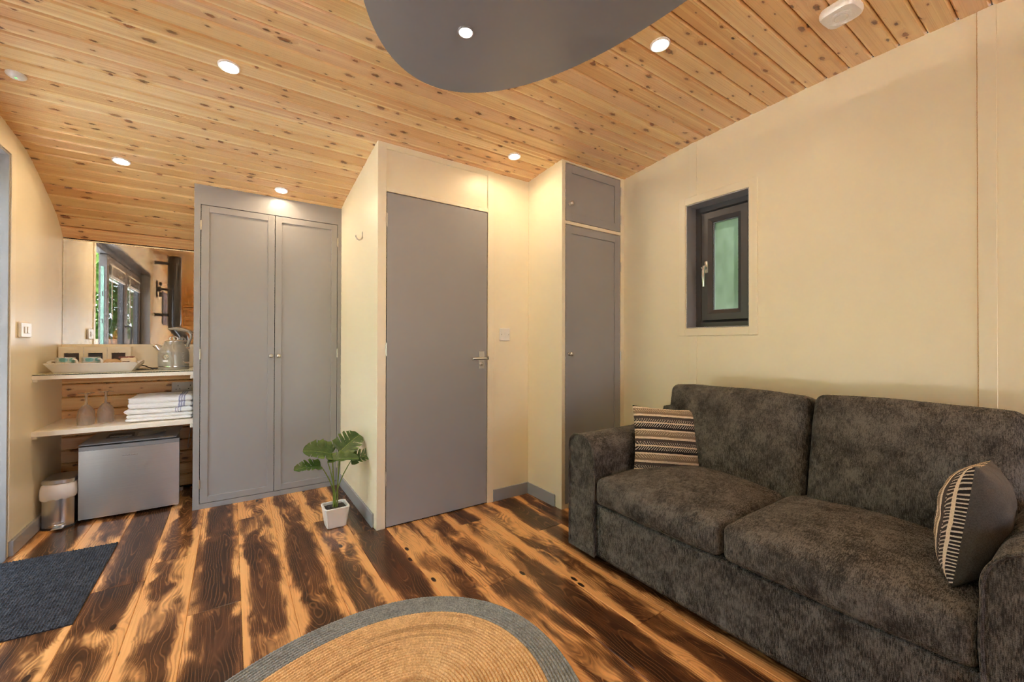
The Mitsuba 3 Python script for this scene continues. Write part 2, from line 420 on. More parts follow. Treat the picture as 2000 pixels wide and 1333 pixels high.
# backing shell above the boards
ss = np.linspace(0, arc[-1], 90)
inn = np.array([on_arc(s) + out_n(np.clip(s, 0.002, arc[-1] - 0.002)) * -0.017 * np.sign(out_n(np.clip(s, 0.002, arc[-1] - 0.002)) @ np.array([0, -1.0]) or 1) for s in ss])
inn = np.array([on_arc(s) for s in ss])
cen = np.array([0.72, 0.6])
def offset(pts, d):
    t = np.gradient(pts, axis=0); t /= np.linalg.norm(t, axis=1, keepdims=True)
    n = np.stack([t[:, 1], -t[:, 0]], 1)
    n *= np.sign(np.sum(n * (pts - cen), 1, keepdims=True))
    return pts + n * d
shell = Polygon(np.vstack([offset(inn, 0.0175), offset(inn, 0.07)[::-1]]))
struct('ceiling', ext_x(shell, XL - 0.06, XR + 0.06), GAP, 'curved knotty pine board ceiling')
nb = int(arc[-1] / BW)
NB = nb + 1
for i in range(NB):
    s0, s1 = i * BW, min((i + 1) * BW, arc[-1])
    if s1 - s0 < 0.015:
        continue
    pa, pb = on_arc(s0), on_arc(s1)
    t = (pb - pa)
    n = np.array([t[1], -t[0]])
    pts = (pa, pb) if n @ (pa - cen) > 0 else (pb, pa)
    v0, v1 = (i * BW + 0.0002, i * BW + (s1 - s0) - 0.0002)
    if pts[0] is not pa:
        v0, v1 = v1, v0
    m, uv = board(pts, v0, v1, XL - 0.004, XR + 0.004)
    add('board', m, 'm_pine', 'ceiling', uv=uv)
FWX0, FWX1, FWZ0, FWZ1 = 0.25, 2.27, 0.36, 1.66      # added window in the unseen low wall behind the camera, for extra daylight
for nm, Y, sgn, rowbase in (('wall_back', YB, 1, -40), ('wall_front', YF, -1, 120)):
    wp = sbox(XL - 0.06, -0.1, XR + 0.06, 1.80)
    if sgn < 0:
        wp = wp.difference(sbox(FWX0, FWZ0, FWX1, FWZ1))
    struct(nm, ext_y(wp, min(Y + sgn * 0.0175, Y + sgn * 0.06), max(Y + sgn * 0.0175, Y + sgn * 0.06)), GAP, 'low side wall of horizontal pine boards')
    ztop = 1.783
    k = 0
    while ztop > 0.02:
        zlow = max(ztop - BW, 0.0)
        lo, hi = np.array([Y, zlow]), np.array([Y, ztop])
        pts = (lo, hi) if sgn > 0 else (hi, lo)
        v0 = (rowbase - k) * BW
        spans = [(XL - 0.004, XR + 0.004)] if sgn > 0 or zlow > FWZ1 or ztop < FWZ0 else [(XL - 0.004, FWX0), (FWX1, XR + 0.004)]
        for xa_, xb_ in spans:
            m, uv = board(pts, v0 + 0.0002, v0 + (ztop - zlow) - 0.0002, xa_, xb_)
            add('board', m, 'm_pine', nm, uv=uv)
        ztop = zlow
        k += 1

# ------------------------------------------------------------------ setting: gable walls
def under_roof(y0, y1, z0=0.0, lift=0.004):
    yy = np.linspace(y0, y1, 60)
    return Polygon([(y0, z0), (y1, z0)] + [(y, float(zc(np.clip(y, YF, YB))) + lift) for y in yy[::-1]])
DOOR_Y0, DOOR_Y1, DOOR_Z = 0.36, 3.158, 2.045
WY0, WY1, WZ0, WZ1 = 1.163, 1.550, 1.188, 1.970
right_poly = under_roof(YF - 0.002, YB + 0.002).difference(sbox(WY0, WZ0, WY1, WZ1))
struct('wall_right', ext_x(right_poly, XR, XR + 0.15), CREAM, 'smooth cream panelled gable wall behind the sofa')
left_poly = under_roof(YF - 0.002, YB + 0.002).difference(sbox(DOOR_Y0, -0.05, DOOR_Y1, DOOR_Z))
struct('wall_left', ext_x(left_poly, XL - 0.16, XL), CREAM, 'cream gable wall with the wide glazed door opening')
# joint battens and window surround on the right wall
for (y0, y1, z0, z1) in ((1.478, 1.530, 2.017, float(zc(1.5))), (1.478, 1.530, 0.0, 1.140), (0.257, 0.306, 0.0, float(zc(0.28)))):
    struct('batten', bx(XR - 0.005, XR, y0, y1, z0, z1, 0.0015), CREAMT, parent='wall_right')
struct('shadow_line', bx(XR - 0.0012, XR, 0.306, 0.3085, 0.0, float(zc(0.3))), paint('m_ochre_sealant', (0.55, 0.33, 0.17), 0.6), parent='wall_right')  # thin ochre seam beside the batten
# skirting boards
BBH, BBT = 0.081, 0.018
struct('baseboard_left', cat(bx(XL, XL + BBT, DOOR_Y1 + 0.012, YB, 0, 0.077, 0.002), bx(XL, XL + BBT, YF, DOOR_Y0 - 0.05, 0, 0.077, 0.002)), GREY, 'grey skirting board under the left wall')
struct('baseboard_right', bx(XR - BBT, XR, YF, YC, 0, BBH, 0.002), GREY, 'grey skirting board behind the sofa')
struct('baseboard_front', bx(XL, XR, YF, YF + BBT, 0, BBH, 0.002), GREY, 'grey skirting board of the far low wall')
# trims of the door opening (left wall): thin cream casing and grey lining
cas = 0.052
struct('trim_1', cat(bx(XL, XL + 0.006, DOOR_Y1, DOOR_Y1 + cas, 0.079, DOOR_Z + 0.11, 0.001), bx(XL, XL + 0.006, DOOR_Y0 - cas, DOOR_Y1 + cas, DOOR_Z, DOOR_Z + 0.11, 0.001),
                     bx(XL, XL + 0.006, DOOR_Y0 - cas, DOOR_Y0, 0.0, DOOR_Z, 0.001)), CREAMT, 'flat cream casing around the glazed door opening')
struct('trim_2', cat(bx(XL - 0.16, XL - 0.0005, DOOR_Y1 - 0.012, DOOR_Y1, -0.02, DOOR_Z, 0.001), bx(XL - 0.16, XL - 0.0005, DOOR_Y0, DOOR_Y0 + 0.012, -0.02, DOOR_Z, 0.001),
                     bx(XL - 0.16, XL - 0.0005, DOOR_Y0 + 0.012, DOOR_Y1 - 0.012, DOOR_Z - 0.012, DOOR_Z, 0.001)), GREY, 'grey lining of the glazed door opening')

# ------------------------------------------------------------------ partition walls (cupboard recess, door wall, closet side)
WT = 0.045
# side wall with the hook
struct('wall_side', ext_x(under_roof(YD + 0.002, YW + 0.03), XH, XH + WT), CREAM, 'short cream side wall with a hook')
# door wall: posts, rails, transom panel, door opening, and the plain panel right of it
DX0, DX1, DZ = 0.7565, 1.4435, 1.982
top = float(zc(YD)) + 0.004
struct('wall_door', bx(DX1 + 0.0515, XC + 0.03, YD + 0.005, YD + WT, 0, top), CREAM, 'cream partition wall beside the flush grey door')
for nm, m in (('post', bx(XH, DX0 - 0.004, YD, YD + WT, 0, top, 0.0012)), ('post', bx(DX1 + 0.004, DX1 + 0.0515, YD, YD + WT, 0, top, 0.0012)),
              ('rail', bx(DX0 - 0.004, DX1 + 0.004, YD, YD + WT, DZ + 0.004, 2.013, 0.0012)), ('rail', bx(DX0 - 0.004, DX1 + 0.004, YD, YD + WT, 2.237, top, 0.0012)),
              ('transom_panel', bx(DX0 - 0.004, DX1 + 0.004, YD + 0.009, YD + 0.03, 2.013, 2.237))):
    struct(nm, m, CREAMT if nm != 'transom_panel' else CREAM, parent='wall_door')
struct('baseboard_door', bx(DX1 + 0.0515, XC, YD - 0.004, YD + 0.005, 0, BBH, 0.001), GREY, 'grey skirting board right of the flush door')
struct('baseboard_side', bx(XH - 0.012, XH, YD + 0.055, YW, 0, BBH, 0.0015), GREY, 'grey skirting board below the coat hook')
struct('wall_return', ext_x(under_roof(YC + 0.002, YD + 0.004), XC, XC + 0.03), CREAM, 'narrow cream side wall of the corner closet')
struct('baseboard_return', bx(XC - 0.010, XC, YC + 0.062, YD - 0.004, 0, BBH, 0.0015), GREY, 'grey skirting board at the closet side')

def hinge(parent, x, y, z0, z1, w=0.012):
    zm = np.linspace(z0, z1, 6)
    m = cat(bx(x - w / 2, x + w / 2, y - 0.0025, y, z0, z1, 0.0008), *[xf(trimesh.creation.cylinder(0.0042, (z1 - z0) / 5 * 0.94, sections=10), t=[x, y - 0.0035, (a + b) / 2]) for a, b in zip(zm[:-1], zm[1:])])
    return add('hinge', m, NICKEL, parent, smooth=35)
def knob(parent, x, y, z, r=0.014):
    pr = [(0, 0), (r * 0.75, 0), (r * 0.75, 0.003), (r * 0.42, 0.006), (r * 0.40, 0.014), (r * 0.85, 0.018), (r, 0.024), (r * 0.93, 0.030), (r * 0.6, 0.034), (0, 0.0355)]
    m = xf(lathe(pr, 24), np.array([[1, 0, 0], [0, 0, -1], [0, 1, 0]], float), [x, y, z])
    return add('knob', m, NICKEL, parent, smooth=40)
def shaker(parent, x0, x1, z0, z1, y, w, wt=None, wb=None, t=0.02, rec=0.008, mat=GREY):
    """A framed door: stiles and rails in one mesh, the recessed panel a sub-part."""
    wt, wb = wt or w, wb or w
    d = add('door', cat(bx(x0, x0 + w, y, y + t, z0, z1, 0.001), bx(x1 - w, x1, y, y + t, z0, z1, 0.001), bx(x0 + w - 0.0005, x1 - w + 0.0005, y, y + t, z1 - wt, z1, 0.001),
                        bx(x0 + w - 0.0005, x1 - w + 0.0005, y, y + t, z0, z0 + wb, 0.001)), mat, parent)
    add('panel', bx(x0 + w - 0.002, x1 - w + 0.002, y + rec, y + t - 0.002, z0 + wb - 0.002, z1 - wt + 0.002), mat, d)
    return d

# the flush door
struct('door_1', bx(DX0, DX1, YD + 0.002, YD + 0.038, 0.006, DZ, 0.0012), GREY, 'flush grey interior door with a lever handle')
struct('door_lining', cat(bx(DX0 - 0.004, DX0 - 0.0002, YD + 0.012, YD + WT, 0, DZ + 0.004), bx(DX1 + 0.0002, DX1 + 0.004, YD + 0.012, YD + WT, 0, DZ + 0.004),
                          bx(DX0, DX1, YD + 0.012, YD + WT, DZ + 0.0002, DZ + 0.004), bx(DX0, DX1, YD + 0.008, YD + 0.036, 0.0002, 0.0055)), GAP, parent='door_1')
for z0, z1 in ((1.777, 1.858), (1.014, 1.092), (0.251, 0.332)):
    hinge('door_1', 0.7540, YD + 0.001, z0, z1, 0.010)
hp = add('handle', bx(1.379, 1.421, YD - 0.004, YD + 0.002, 0.919, 1.036, 0.001), NICKEL, 'door_1')
add('lever', cat(tube(spline([(1.404, YD - 0.003, 0.988), (1.404, YD - 0.035, 0.988)], 4), 0.009, 12),
                 roundbox((0.112, 0.012, 0.018), 0.0055, 5).apply_translation((1.366, YD - 0.040, 0.988))), CHROME, hp, smooth=40)
add('turn_knob', xf(lathe([(0, 0), (0.013, 0), (0.013, 0.004), (0.009, 0.006), (0.009, 0.016), (0.0075, 0.019), (0, 0.02)], 20), np.array([[1, 0, 0], [0, 0, -1], [0, 1, 0]], float), [1.398, YD - 0.003, 0.951]), NICKEL, hp, smooth=40)
for sx in (1.384, 1.416):
    for sz in (0.925, 1.030):
        add('screw', xf(lathe([(0, 0), (0.0028, 0), (0.002, 0.001), (0, 0.0012)], 10), np.array([[1, 0, 0], [0, 0, -1], [0, 1, 0]], float), [sx, YD - 0.0038, sz]), CHROME, hp)
struct('strike_plate', bx(DX1 + 0.0045, DX1 + 0.012, YD - 0.001, YD + 0.004, 0.978, 1.001), BLACKP, parent='door_1')

# corner closet
CZ = float(zc(YC)) + 0.003
cl = thing('corner_closet', 'tall built-in corner closet with cream frame and two grey panelled doors', 'closet')
LX0, LX1 = 1.828, 2.358
add('frame', cat(bx(XC, LX0 - 0.003, YC, YC + 0.03, 0, CZ, 0.0012), bx(LX1 + 0.003, XR, YC, YC + 0.03, 0, CZ, 0.0012), bx(LX0 - 0.004, LX1 + 0.004, YC, YC + 0.03, 1.8845, 1.907, 0.001),
                 bx(LX0 - 0.004, LX1 + 0.004, YC, YC + 0.03, 2.293, CZ, 0.001), bx(LX0 - 0.004, LX1 + 0.004, YC, YC + 0.03, 0, 0.026, 0.001)), CREAMT, cl)
add('back_panel', bx(LX0 - 0.003, LX1 + 0.003, YC + 0.024, YC + 0.03, 0.02, 2.3), GAP, cl)
d = shaker(cl, LX0, LX1, 1.910, 2.290, YC + 0.001, 0.055)
knob(d, 1.862, YC + 0.001, 2.020)
hinge(d, LX1 + 0.003, YC + 0.0005, 2.172, 2.237, 0.008); hinge(d, LX1 + 0.003, YC + 0.0005, 1.966, 2.030, 0.008)
d = shaker(cl, LX0, LX1, 0.029, 1.8815, YC + 0.001, 0.055)
knob(d, 1.860, YC + 0.001, 1.020)
for z0 in (1.619, 0.97, 0.22):
    hinge(d, LX1 + 0.003, YC + 0.0005, z0, z0 + 0.067, 0.008)
add('catch', bx(LX0 - 0.008, LX0 - 0.002, YC - 0.002, YC + 0.004, 2.092, 2.112, 0.001), CHROME, cl)
add('catch', bx(LX0 - 0.008, LX0 - 0.002, YC - 0.002, YC + 0.004, 0.985, 1.002, 0.001), CHROME, cl)

# wardrobe
wr = thing('wardrobe', 'wide grey built-in wardrobe with two tall panelled doors and round knobs', 'wardrobe')
WX0, WX1, WZ = -0.203, XH, float(zc(YW)) + 0.002
GX0, GX1, GXM, GZ0, GZ1 = -0.166, 0.671, 0.2555, 0.036, 1.996
add('frame', cat(bx(WX0, GX0 - 0.003, YW, YW + 0.022, 0, WZ, 0.001), bx(GX1 + 0.003, WX1, YW, YW + 0.022, 0, WZ, 0.001), bx(GX0 - 0.004, GX1 + 0.004, YW, YW + 0.022, GZ1 + 0.003, WZ, 0.001),
                 bx(GX0 - 0.004, GX1 + 0.004, YW, YW + 0.022, 0, GZ0 - 0.003, 0.001)), GREY, wr)
side = under_roof(YW + 0.022, YB - 0.001, 0, 0.0)
add('side_panel', ext_x(side, WX0, WX0 + 0.018), GREY, wr)
add('back_panel', bx(GX0 - 0.003, GX1 + 0.003, YW + 0.021, YW + 0.027, 0.02, 2.02), GAP, wr)
for x0, x1, kx, hx, zz in ((GX0, GXM - 0.0015, 0.232, GX0 - 0.002, ((1.829, 1.893), (0.981, 1.048), (0.134, 0.194))), (GXM + 0.0015, GX1, 0.279, GX1 + 0.002, ((1.830, 1.897), (0.980, 1.046), (0.134, 0.194)))):
    d = shaker(wr, x0, x1, GZ0, GZ1, YW + 0.001, 0.042)
    knob(d, kx, YW + 0.001, 0.9975)
    for z0, z1 in zz:
        hinge(d, hx, YW + 0.0005, z0, z1, 0.008)

# ------------------------------------------------------------------ window 1 (right wall)
XW = XR + 0.10
win = thing('window_1', 'small dark grey casement window in the cream wall', 'window'); labels[win] = {'label': 'small dark grey casement window with frosted pane above the sofa', 'kind': 'structure'}
def ring_yz(y0, y1, z0, z1, w, x0, x1, c=0.0015):
    return cat(bx(x0, x1, y0, y0 + w, z0, z1, c), bx(x0, x1, y1 - w, y1, z0, z1, c), bx(x0, x1, y0 + w - 0.0004, y1 - w + 0.0004, z0, z0 + w, c), bx(x0, x1, y0 + w - 0.0004, y1 - w + 0.0004, z1 - w, z1, c))
def bevel_ring(y0, y1, z0, z1, w, x0, x1, back):
    """A mitred window profile: the front face leans from x0 (outer edge) back by 'back' at the inner edge."""
    o = [(y0, z0), (y1, z0), (y1, z1), (y0, z1)]
    i = [(y0 + w, z0 + w), (y1 - w, z0 + w), (y1 - w, z1 - w), (y0 + w, z1 - w)]
    m_ = [(y0 + w * 0.62, z0 + w * 0.62), (y1 - w * 0.62, z0 + w * 0.62), (y1 - w * 0.62, z1 - w * 0.62), (y0 + w * 0.62, z1 - w * 0.62)]
    V = [[x1, *q] for q in o] + [[x0, *q] for q in o] + [[x0, *q] for q in m_] + [[x0 + back, *q] for q in i] + [[x1, *q] for q in i]
    F = []
    for L in range(5):
        a, b = L * 4, ((L + 1) % 5) * 4
        for j in range(4):
            k = (j + 1) % 4
            F += [[a + j, a + k, b + k], [a + j, b + k, b + j]]
    m = trimesh.Trimesh(np.array(V), F, process=False)
    trimesh.repair.fix_normals(m)
    return m
add('surround', ring_yz(1.118, 1.602, 1.140, 2.017, 0.0455, XR - 0.006, XR + 0.002, 0.0012), CREAMT, win)
add('reveal', ring_yz(WY0, WY1, WZ0, WZ1, 0.006, XR - 0.003, XW, 0.0005), GREY, win)
add('frame', bevel_ring(WY0 + 0.002, WY1 - 0.002, WZ0 + 0.002, WZ1 - 0.002, 0.056, XW - 0.004, XW + 0.05, 0.018), ANTH, win)
sash = add('sash', bevel_ring(WY0 + 0.052, WY1 - 0.052, WZ0 + 0.052, WZ1 - 0.052, 0.062, XW - 0.012, XW + 0.045, 0.014), ANTH, win)
add('gasket', ring_yz(WY0 + 0.111, WY1 - 0.111, WZ0 + 0.111, WZ1 - 0.111, 0.007, XW + 0.012, XW + 0.03, 0.001), paint('m_grey_gasket', (0.28, 0.32, 0.40), 0.3), sash)
def frost(p, n, uv):
    return mix((0.255, 0.285, 0.225), (0.33, 0.36, 0.30), fbm(p.y * 30, p.z * 14, 0, 3))
scene['m_frosted'] = {'type': 'principledthin', 'base_color': mikit.proc(frost), 'roughness': 0.34, 'spec_trans': 0.86, 'diff_trans': 1.6, 'eta': 1.3}
add('pane', bx(XW + 0.020, XW + 0.0205, WY0 + 0.112, WY1 - 0.112, WZ0 + 0.112, WZ1 - 0.112), 'm_frosted', sash)
hy, hz = WY1 - 0.083, 1.555
hd = add('handle', roundbox((0.010, 0.022, 0.075), 0.004, 5).apply_translation((XW - 0.016, hy, hz + 0.02)), CHROME, sash, smooth=40)
add('lever', cat(tube([(XW - 0.016, hy, hz + 0.015), (XW - 0.040, hy, hz + 0.015)], 0.010, 12),
                 tube(spline([(XW - 0.040, hy, hz + 0.024), (XW - 0.050, hy, hz - 0.015), (XW - 0.051, hy, hz - 0.06), (XW - 0.047, hy, hz - 0.105)], 14), np.linspace(0.0105, 0.0075, 14), 10)), CHROME, hd, smooth=50)
add('key_button', tube([(XW - 0.044, hy, hz + 0.014), (XW - 0.070, hy, hz + 0.010)], 0.004, 8), NICKEL, hd, smooth=50)

# ------------------------------------------------------------------ door 2: glazed folding doors in the left wall (seen in the mirror)
XO = -1.022
d2 = key_for('door_2'); labels[d2] = {'label': 'dark framed glazed folding doors, nearest leaf open', 'kind': 'structure'}
add('frame', cat(bx(XO - 0.07, XO + 0.005, DOOR_Y0 + 0.012, DOOR_Y0 + 0.075, 0, DOOR_Z - 0.012, 0.002), bx(XO - 0.07, XO + 0.005, DOOR_Y1 - 0.05, DOOR_Y1 - 0.012, 0, DOOR_Z - 0.012, 0.002),
                 bx(XO - 0.07, XO + 0.005, DOOR_Y0 + 0.075, DOOR_Y1 - 0.05, DOOR_Z - 0.075, DOOR_Z - 0.012, 0.002), bx(XO - 0.07, XO + 0.005, DOOR_Y0 + 0.075, DOOR_Y1 - 0.05, -0.016, 0.02, 0.002)), ANTH, d2)
MINT = paint('m_mint_lock', (0.17, 0.31, 0.235), 0.5)
BROWNF = paint('m_brown_frame', (0.085, 0.068, 0.058), 0.35)
def leaf(y0, y1, handle):
    lf = add('leaf', ring_yz(y0, y1, 0.024, DOOR_Z - 0.079, 0.075, XO - 0.062, XO, 0.002), BROWNF, d2)
    add('bead', ring_yz(y0 + 0.072, y1 - 0.072, 0.096, DOOR_Z - 0.151, 0.016, XO - 0.045, XO - 0.012, 0.002), ANTH, lf)
    add('pane', bx(XO - 0.031, XO - 0.030, y0 + 0.08, y1 - 0.08, 0.104, DOOR_Z - 0.159), 'm_pane', lf)
    return lf
la = leaf(1.349, 2.245, True)
lb = leaf(0.440, 1.345, False)
add('lock_strip', bx(XO - 0.046, XO - 0.022, 2.245, 2.249, 0.30, 1.845, 0.0005), MINT, la)
for z in (0.98, 1.28, 1.55):
    add('lock_slot', bx(XO - 0.036, XO - 0.028, 2.2488, 2.2500, z, z + 0.045), BLACKP, la)
add('handle', tube(spline([(XO, 1.39, 1.27), (XO + 0.045, 1.39, 1.27), (XO + 0.052, 1.39, 1.24), (XO + 0.052, 1.39, 1.10), (XO + 0.045, 1.39, 1.07), (XO, 1.39, 1.07)], 30), 0.008, 8), BLACKP, la, smooth=50)
# the open leaf, swung outwards at the near jamb
def turned(m, ang=math.radians(-178), piv=(-1.100, DOOR_Y1 - 0.03)):
    m = m.copy(); m.apply_translation((-piv[0], -piv[1], 0)); m = xf(m, rot([0, 0, 1], ang)); m.apply_translation((piv[0], piv[1], 0)); return m
lc = add('leaf', turned(ring_yz(2.250, DOOR_Y1 - 0.055, 0.024, DOOR_Z - 0.079, 0.075, XO - 0.062, XO, 0.002)), BROWNF, d2)
add('pane', turned(bx(XO - 0.031, XO - 0.030, 2.33, DOOR_Y1 - 0.135, 0.104, DOOR_Z - 0.159)), 'm_pane', lc)
for nm, (y0, y1) in (('first', (1.349, 2.245)), ('second', (0.440, 1.345))):
    b = thing('window_blind', f'raised white slatted blind at the top of the {"nearer" if nm == "first" else "farther"} closed door leaf', 'blind', 'blinds on the folding doors')
    a, c = y0 + 0.09, y1 - 0.09
    add('head_rail', bx(XO - 0.009, XO + 0.012, a, c, DOOR_Z - 0.172, DOOR_Z - 0.152, 0.002), WHITE, b)
    add('slat_stack', cat(*[bx(XO - 0.009, XO + 0.010, a, c, DOOR_Z - 0.178 - 0.007 * i, DOOR_Z - 0.174 - 0.007 * i) for i in range(14)]), NICKEL, b)
    add('bottom_rail', bx(XO - 0.009, XO + 0.012, a, c, DOOR_Z - 0.292, DOOR_Z - 0.276, 0.002), WHITE, b)
    add('wand', tube([(XO + 0.014, c - 0.03, DOOR_Z - 0.16), (XO + 0.016, c - 0.03, DOOR_Z - 0.72)], 0.005, 6), WHITE, b)

# added window in the unseen low wall, lets more daylight onto the right wall
w2 = key_for('window_2'); labels[w2] = {'label': 'added grey framed window in the unseen low wall, for extra daylight', 'kind': 'structure'}
def ring_xz(x0, x1, z0, z1, w, y0, y1, c=0.002):
    return cat(bx(x0, x0 + w, y0, y1, z0, z1, c), bx(x1 - w, x1, y0, y1, z0, z1, c), bx(x0 + w - 0.0004, x1 - w + 0.0004, y0, y1, z0, z0 + w, c), bx(x0 + w - 0.0004, x1 - w + 0.0004, y0, y1, z1 - w, z1, c))
add('frame', ring_xz(FWX0 - 0.03, FWX1 + 0.03, FWZ0 - 0.10, FWZ1 + 0.10, 0.135, YF - 0.06, YF + 0.012), GREY, w2)
add('pane', bx(FWX0 + 0.10, FWX1 - 0.10, YF - 0.031, YF - 0.030, FWZ0 + 0.03, FWZ1 - 0.03), 'm_pane', w2)

# ------------------------------------------------------------------ hanging oval panel
RX, RY, RA, RB_ = 0.735, 0.7225, 0.522, 0.999
RZ0, RZ1 = 2.240, 2.264
th = np.linspace(0, 2 * np.pi, 129)[:-1]
raft = thing('ceiling_panel', 'large oval grey panel hung below the pine ceiling', 'panel')
def disc(a, b, z0, z1):
    return extrude(Polygon(np.stack([RX + a * np.cos(th), RY + b * np.sin(th)], 1)), z1 - z0).apply_translation((0, 0, z0))
add('board', disc(RA, RB_, RZ0, RZ1), GREYD, raft, smooth=30)
add('spacer', cat(*[bx(RX - 0.03, RX + 0.03, y - 0.03, y + 0.03, RZ1, float(zc(y)) + 0.002) for y in (0.25, 1.2)]), GAP, raft)
V, F = [], []
for i, t in enumerate(th):
    for z in (RZ1 + 0.0005, RZ1 + 0.0045):
        V.append([RX + (RA - 0.13) * math.cos(t), RY + (RB_ - 0.13) * math.sin(t), z])
for i in range(len(th)):
    a, b = 2 * i, 2 * ((i + 1) % len(th))
    F += [[a, b, b + 1], [a, b + 1, a + 1]]
add('led_strip', trimesh.Trimesh(np.array(V), F, process=False), WHITE, raft, emitter={'type': 'area', 'radiance': rgb(*[STRIP * 12 * c for c in STRIP_TINT])})

# ------------------------------------------------------------------ downlights
def downlight(x, y, label, group='round downlights in the pine ceiling', z=None, R=0.0415, r=0.028, ring=None):
    if z is None:
        z = float(zc(y)); dz = float(zc(y + 0.01) - zc(y - 0.01)) / 0.02
        n = np.array([0, dz, -1.0])
    else:
        n = np.array([0, 0, -1.0])
    Rm = basis(n)
    o = np.array([x, y, z]) + Rm[:, 2] * (0.0030 if group else 0.0010)
    k = thing('downlight', label, 'light', group)
    add('bezel', xf(lathe([(r + 0.001, -0.0035), (r + 0.001, 0.0006), (r + 0.0035, 0.0018), (R - 0.005, 0.0042), (R - 0.001, 0.003), (R, 0.0), (R, -0.0035)], 40), Rm, o), ring or WHITE, k, smooth=40)
    a = np.arange(32) * 2 * np.pi / 32
    V = np.vstack([np.stack([(r + 0.0012) * np.cos(a), (r + 0.0012) * np.sin(a), 0 * a + 0.0004], 1), [[0, 0, 0.0004]]])
    F = [[i, (i + 1) % 32, 32] for i in range(32)]
    m = xf(trimesh.Trimesh(V, F, process=False), Rm, o)
    add('lens', m, WHITE, k, emitter={'type': 'area', 'radiance': rgb(*[LAMP * c for c in LAMP_TINT])})
downlight(1.512, 1.101, 'lit round downlight in the ceiling right of the grey oval panel')
downlight(-0.014, 2.175, 'lit round downlight left of the grey oval panel, above the wardrobe')
downlight(-0.537, 3.277, 'lit round downlight in the ceiling above the kettle shelf')
downlight(0.283, 3.272, 'lit round downlight just above the wardrobe doors')
downlight(1.498, 2.180, 'lit round downlight between the flush door and the corner closet')
downlight(0.709, 1.350, 'lit downlight set in the grey oval panel', group=None, z=RZ0, R=0.030, r=0.024, ring=GREYD)
# the rest of the same rows, behind the photographer
downlight(-0.014, 0.95, 'round downlight of the left row above the glazed doors')
downlight(-0.014, -0.75, 'round downlight of the left row near the far low wall')
downlight(1.505, -0.75, 'round downlight of the right row near the far low wall')
downlight(0.735, 0.1, 'downlight at the far end of the grey oval panel', group=None, z=RZ0, R=0.030, r=0.024, ring=GREYD)

# smoke alarm
def ceil_frame(x, y, ang=0.0):
    dz = float(zc(y + 0.01) - zc(y - 0.01)) / 0.02
    Rm = basis((0, dz, -1.0)) @ rot([0, 0, 1], ang)
    return Rm, np.array([x, y, float(zc(y))])
Rm, o = ceil_frame(1.945, 0.600, 0.10)
al = thing('smoke_alarm', 'white rounded square smoke alarm on the ceiling at the top right', 'smoke alarm')
def rsq(a, e=4.0, n=64):
    t = np.linspace(0, 2 * np.pi, n, endpoint=False)
    c, s = np.cos(t), np.sin(t)
    return np.stack([a * np.sign(c) * np.abs(c) ** (2 / e), a * np.sign(s) * np.abs(s) ** (2 / e)], 1)
def loft(levels, cap0=True, cap1=True):
    n = len(levels[0]); V = np.vstack(levels); F = []
    for L in range(len(levels) - 1):
        for j in range(n):
            k = (j + 1) % n
            F += [[L * n + j, L * n + k, (L + 1) * n + k], [L * n + j, (L + 1) * n + k, (L + 1) * n + j]]
    if cap0:
        V = np.vstack([V, levels[0].mean(0)]); F += [[len(V) - 1, (j + 1) % n, j] for j in range(n)]
    if cap1:
        V = np.vstack([V, levels[-1].mean(0)]); b = (len(levels) - 1) * n; F += [[len(V) - 1, b + j, b + (j + 1) % n] for j in range(n)]
    return trimesh.Trimesh(V, F, process=False)
def lev(a, z, e=4.0):
    return np.c_[rsq(a, e), np.full(64, z)]
add('body', xf(loft([lev(0.056, 0.0), lev(0.060, 0.010), lev(0.060, 0.022), lev(0.055, 0.032), lev(0.040, 0.036)]), Rm, o), WHITE, al, smooth=35)
add('button', xf(lathe([(0, 0.0365), (0.019, 0.0365), (0.020, 0.0358), (0.021, 0.0345)], 40), Rm, o), WHITE, al, smooth=30)
add('button_gap', xf(lathe([(0.0205, 0.0362), (0.0218, 0.0364), (0.0218, 0.0350)], 40), Rm, o), NICKEL, al)
add('grille', cat(*[xf(lathe([(r_, 0.0352), (r_ + 0.0006, 0.0366), (r_ + 0.0012, 0.0352)], 48), Rm, o) for r_ in np.arange(0.024, 0.040, 0.0026)]), WHITE, al)
# emergency sensor with a green lamp
Rm, o = ceil_frame(-0.771, 2.664)
se = thing('ceiling_sensor', 'small white dome with a green lamp on the ceiling at far left', 'sensor')
add('dome', xf(lathe([(0, 0.014), (0.012, 0.0135), (0.024, 0.010), (0.031, 0.004), (0.032, 0.0), (0, 0)], 32), Rm, o), WHITE, se, smooth=50)
add('lamp', xf(trimesh.creation.icosphere(2, 0.004), Rm, o + Rm[:, 2] * 0.0135), paint('m_green_lens', (0.1, 0.6, 0.15), 0.2), se, emitter={'type': 'area', 'radiance': rgb(0.35, 1.6, 0.4)})

# ------------------------------------------------------------------ switches, hook, socket
def plate_x(name, label, x, y, z, w, h, n_rockers, facing):
    """A wall plate on a wall of constant x (facing = +1 / -1 along x) or of constant y (facing = 'y')."""
    k = thing(name, label, 'light switch' if name == 'light_switch' else 'socket')
    if facing == 'y':
        f = lambda a, b, c0, c1, z0, z1, ch=0.0015: bx(x + a, x + b, y - c1, y - c0, z + z0, z + z1, ch)
    else:
        f = lambda a, b, c0, c1, z0, z1, ch=0.0015: bx(x + c0, x + c1, y + a, y + b, z + z0, z + z1, ch)
    return k, f
k, f = plate_x('light_switch', 'white double light switch on the left wall beside the glazed door', XL, 3.325, 1.156, 0, 0, 2, 1)
add('plate', f(-0.073, 0.073, 0.0, 0.014, -0.043, 0.043, 0.008), WHITE, k)
for a in (-0.032, 0.006):
    add('rocker', f(a, a + 0.026, 0.013, 0.0175, -0.018, 0.018, 0.002), WHITE, k)
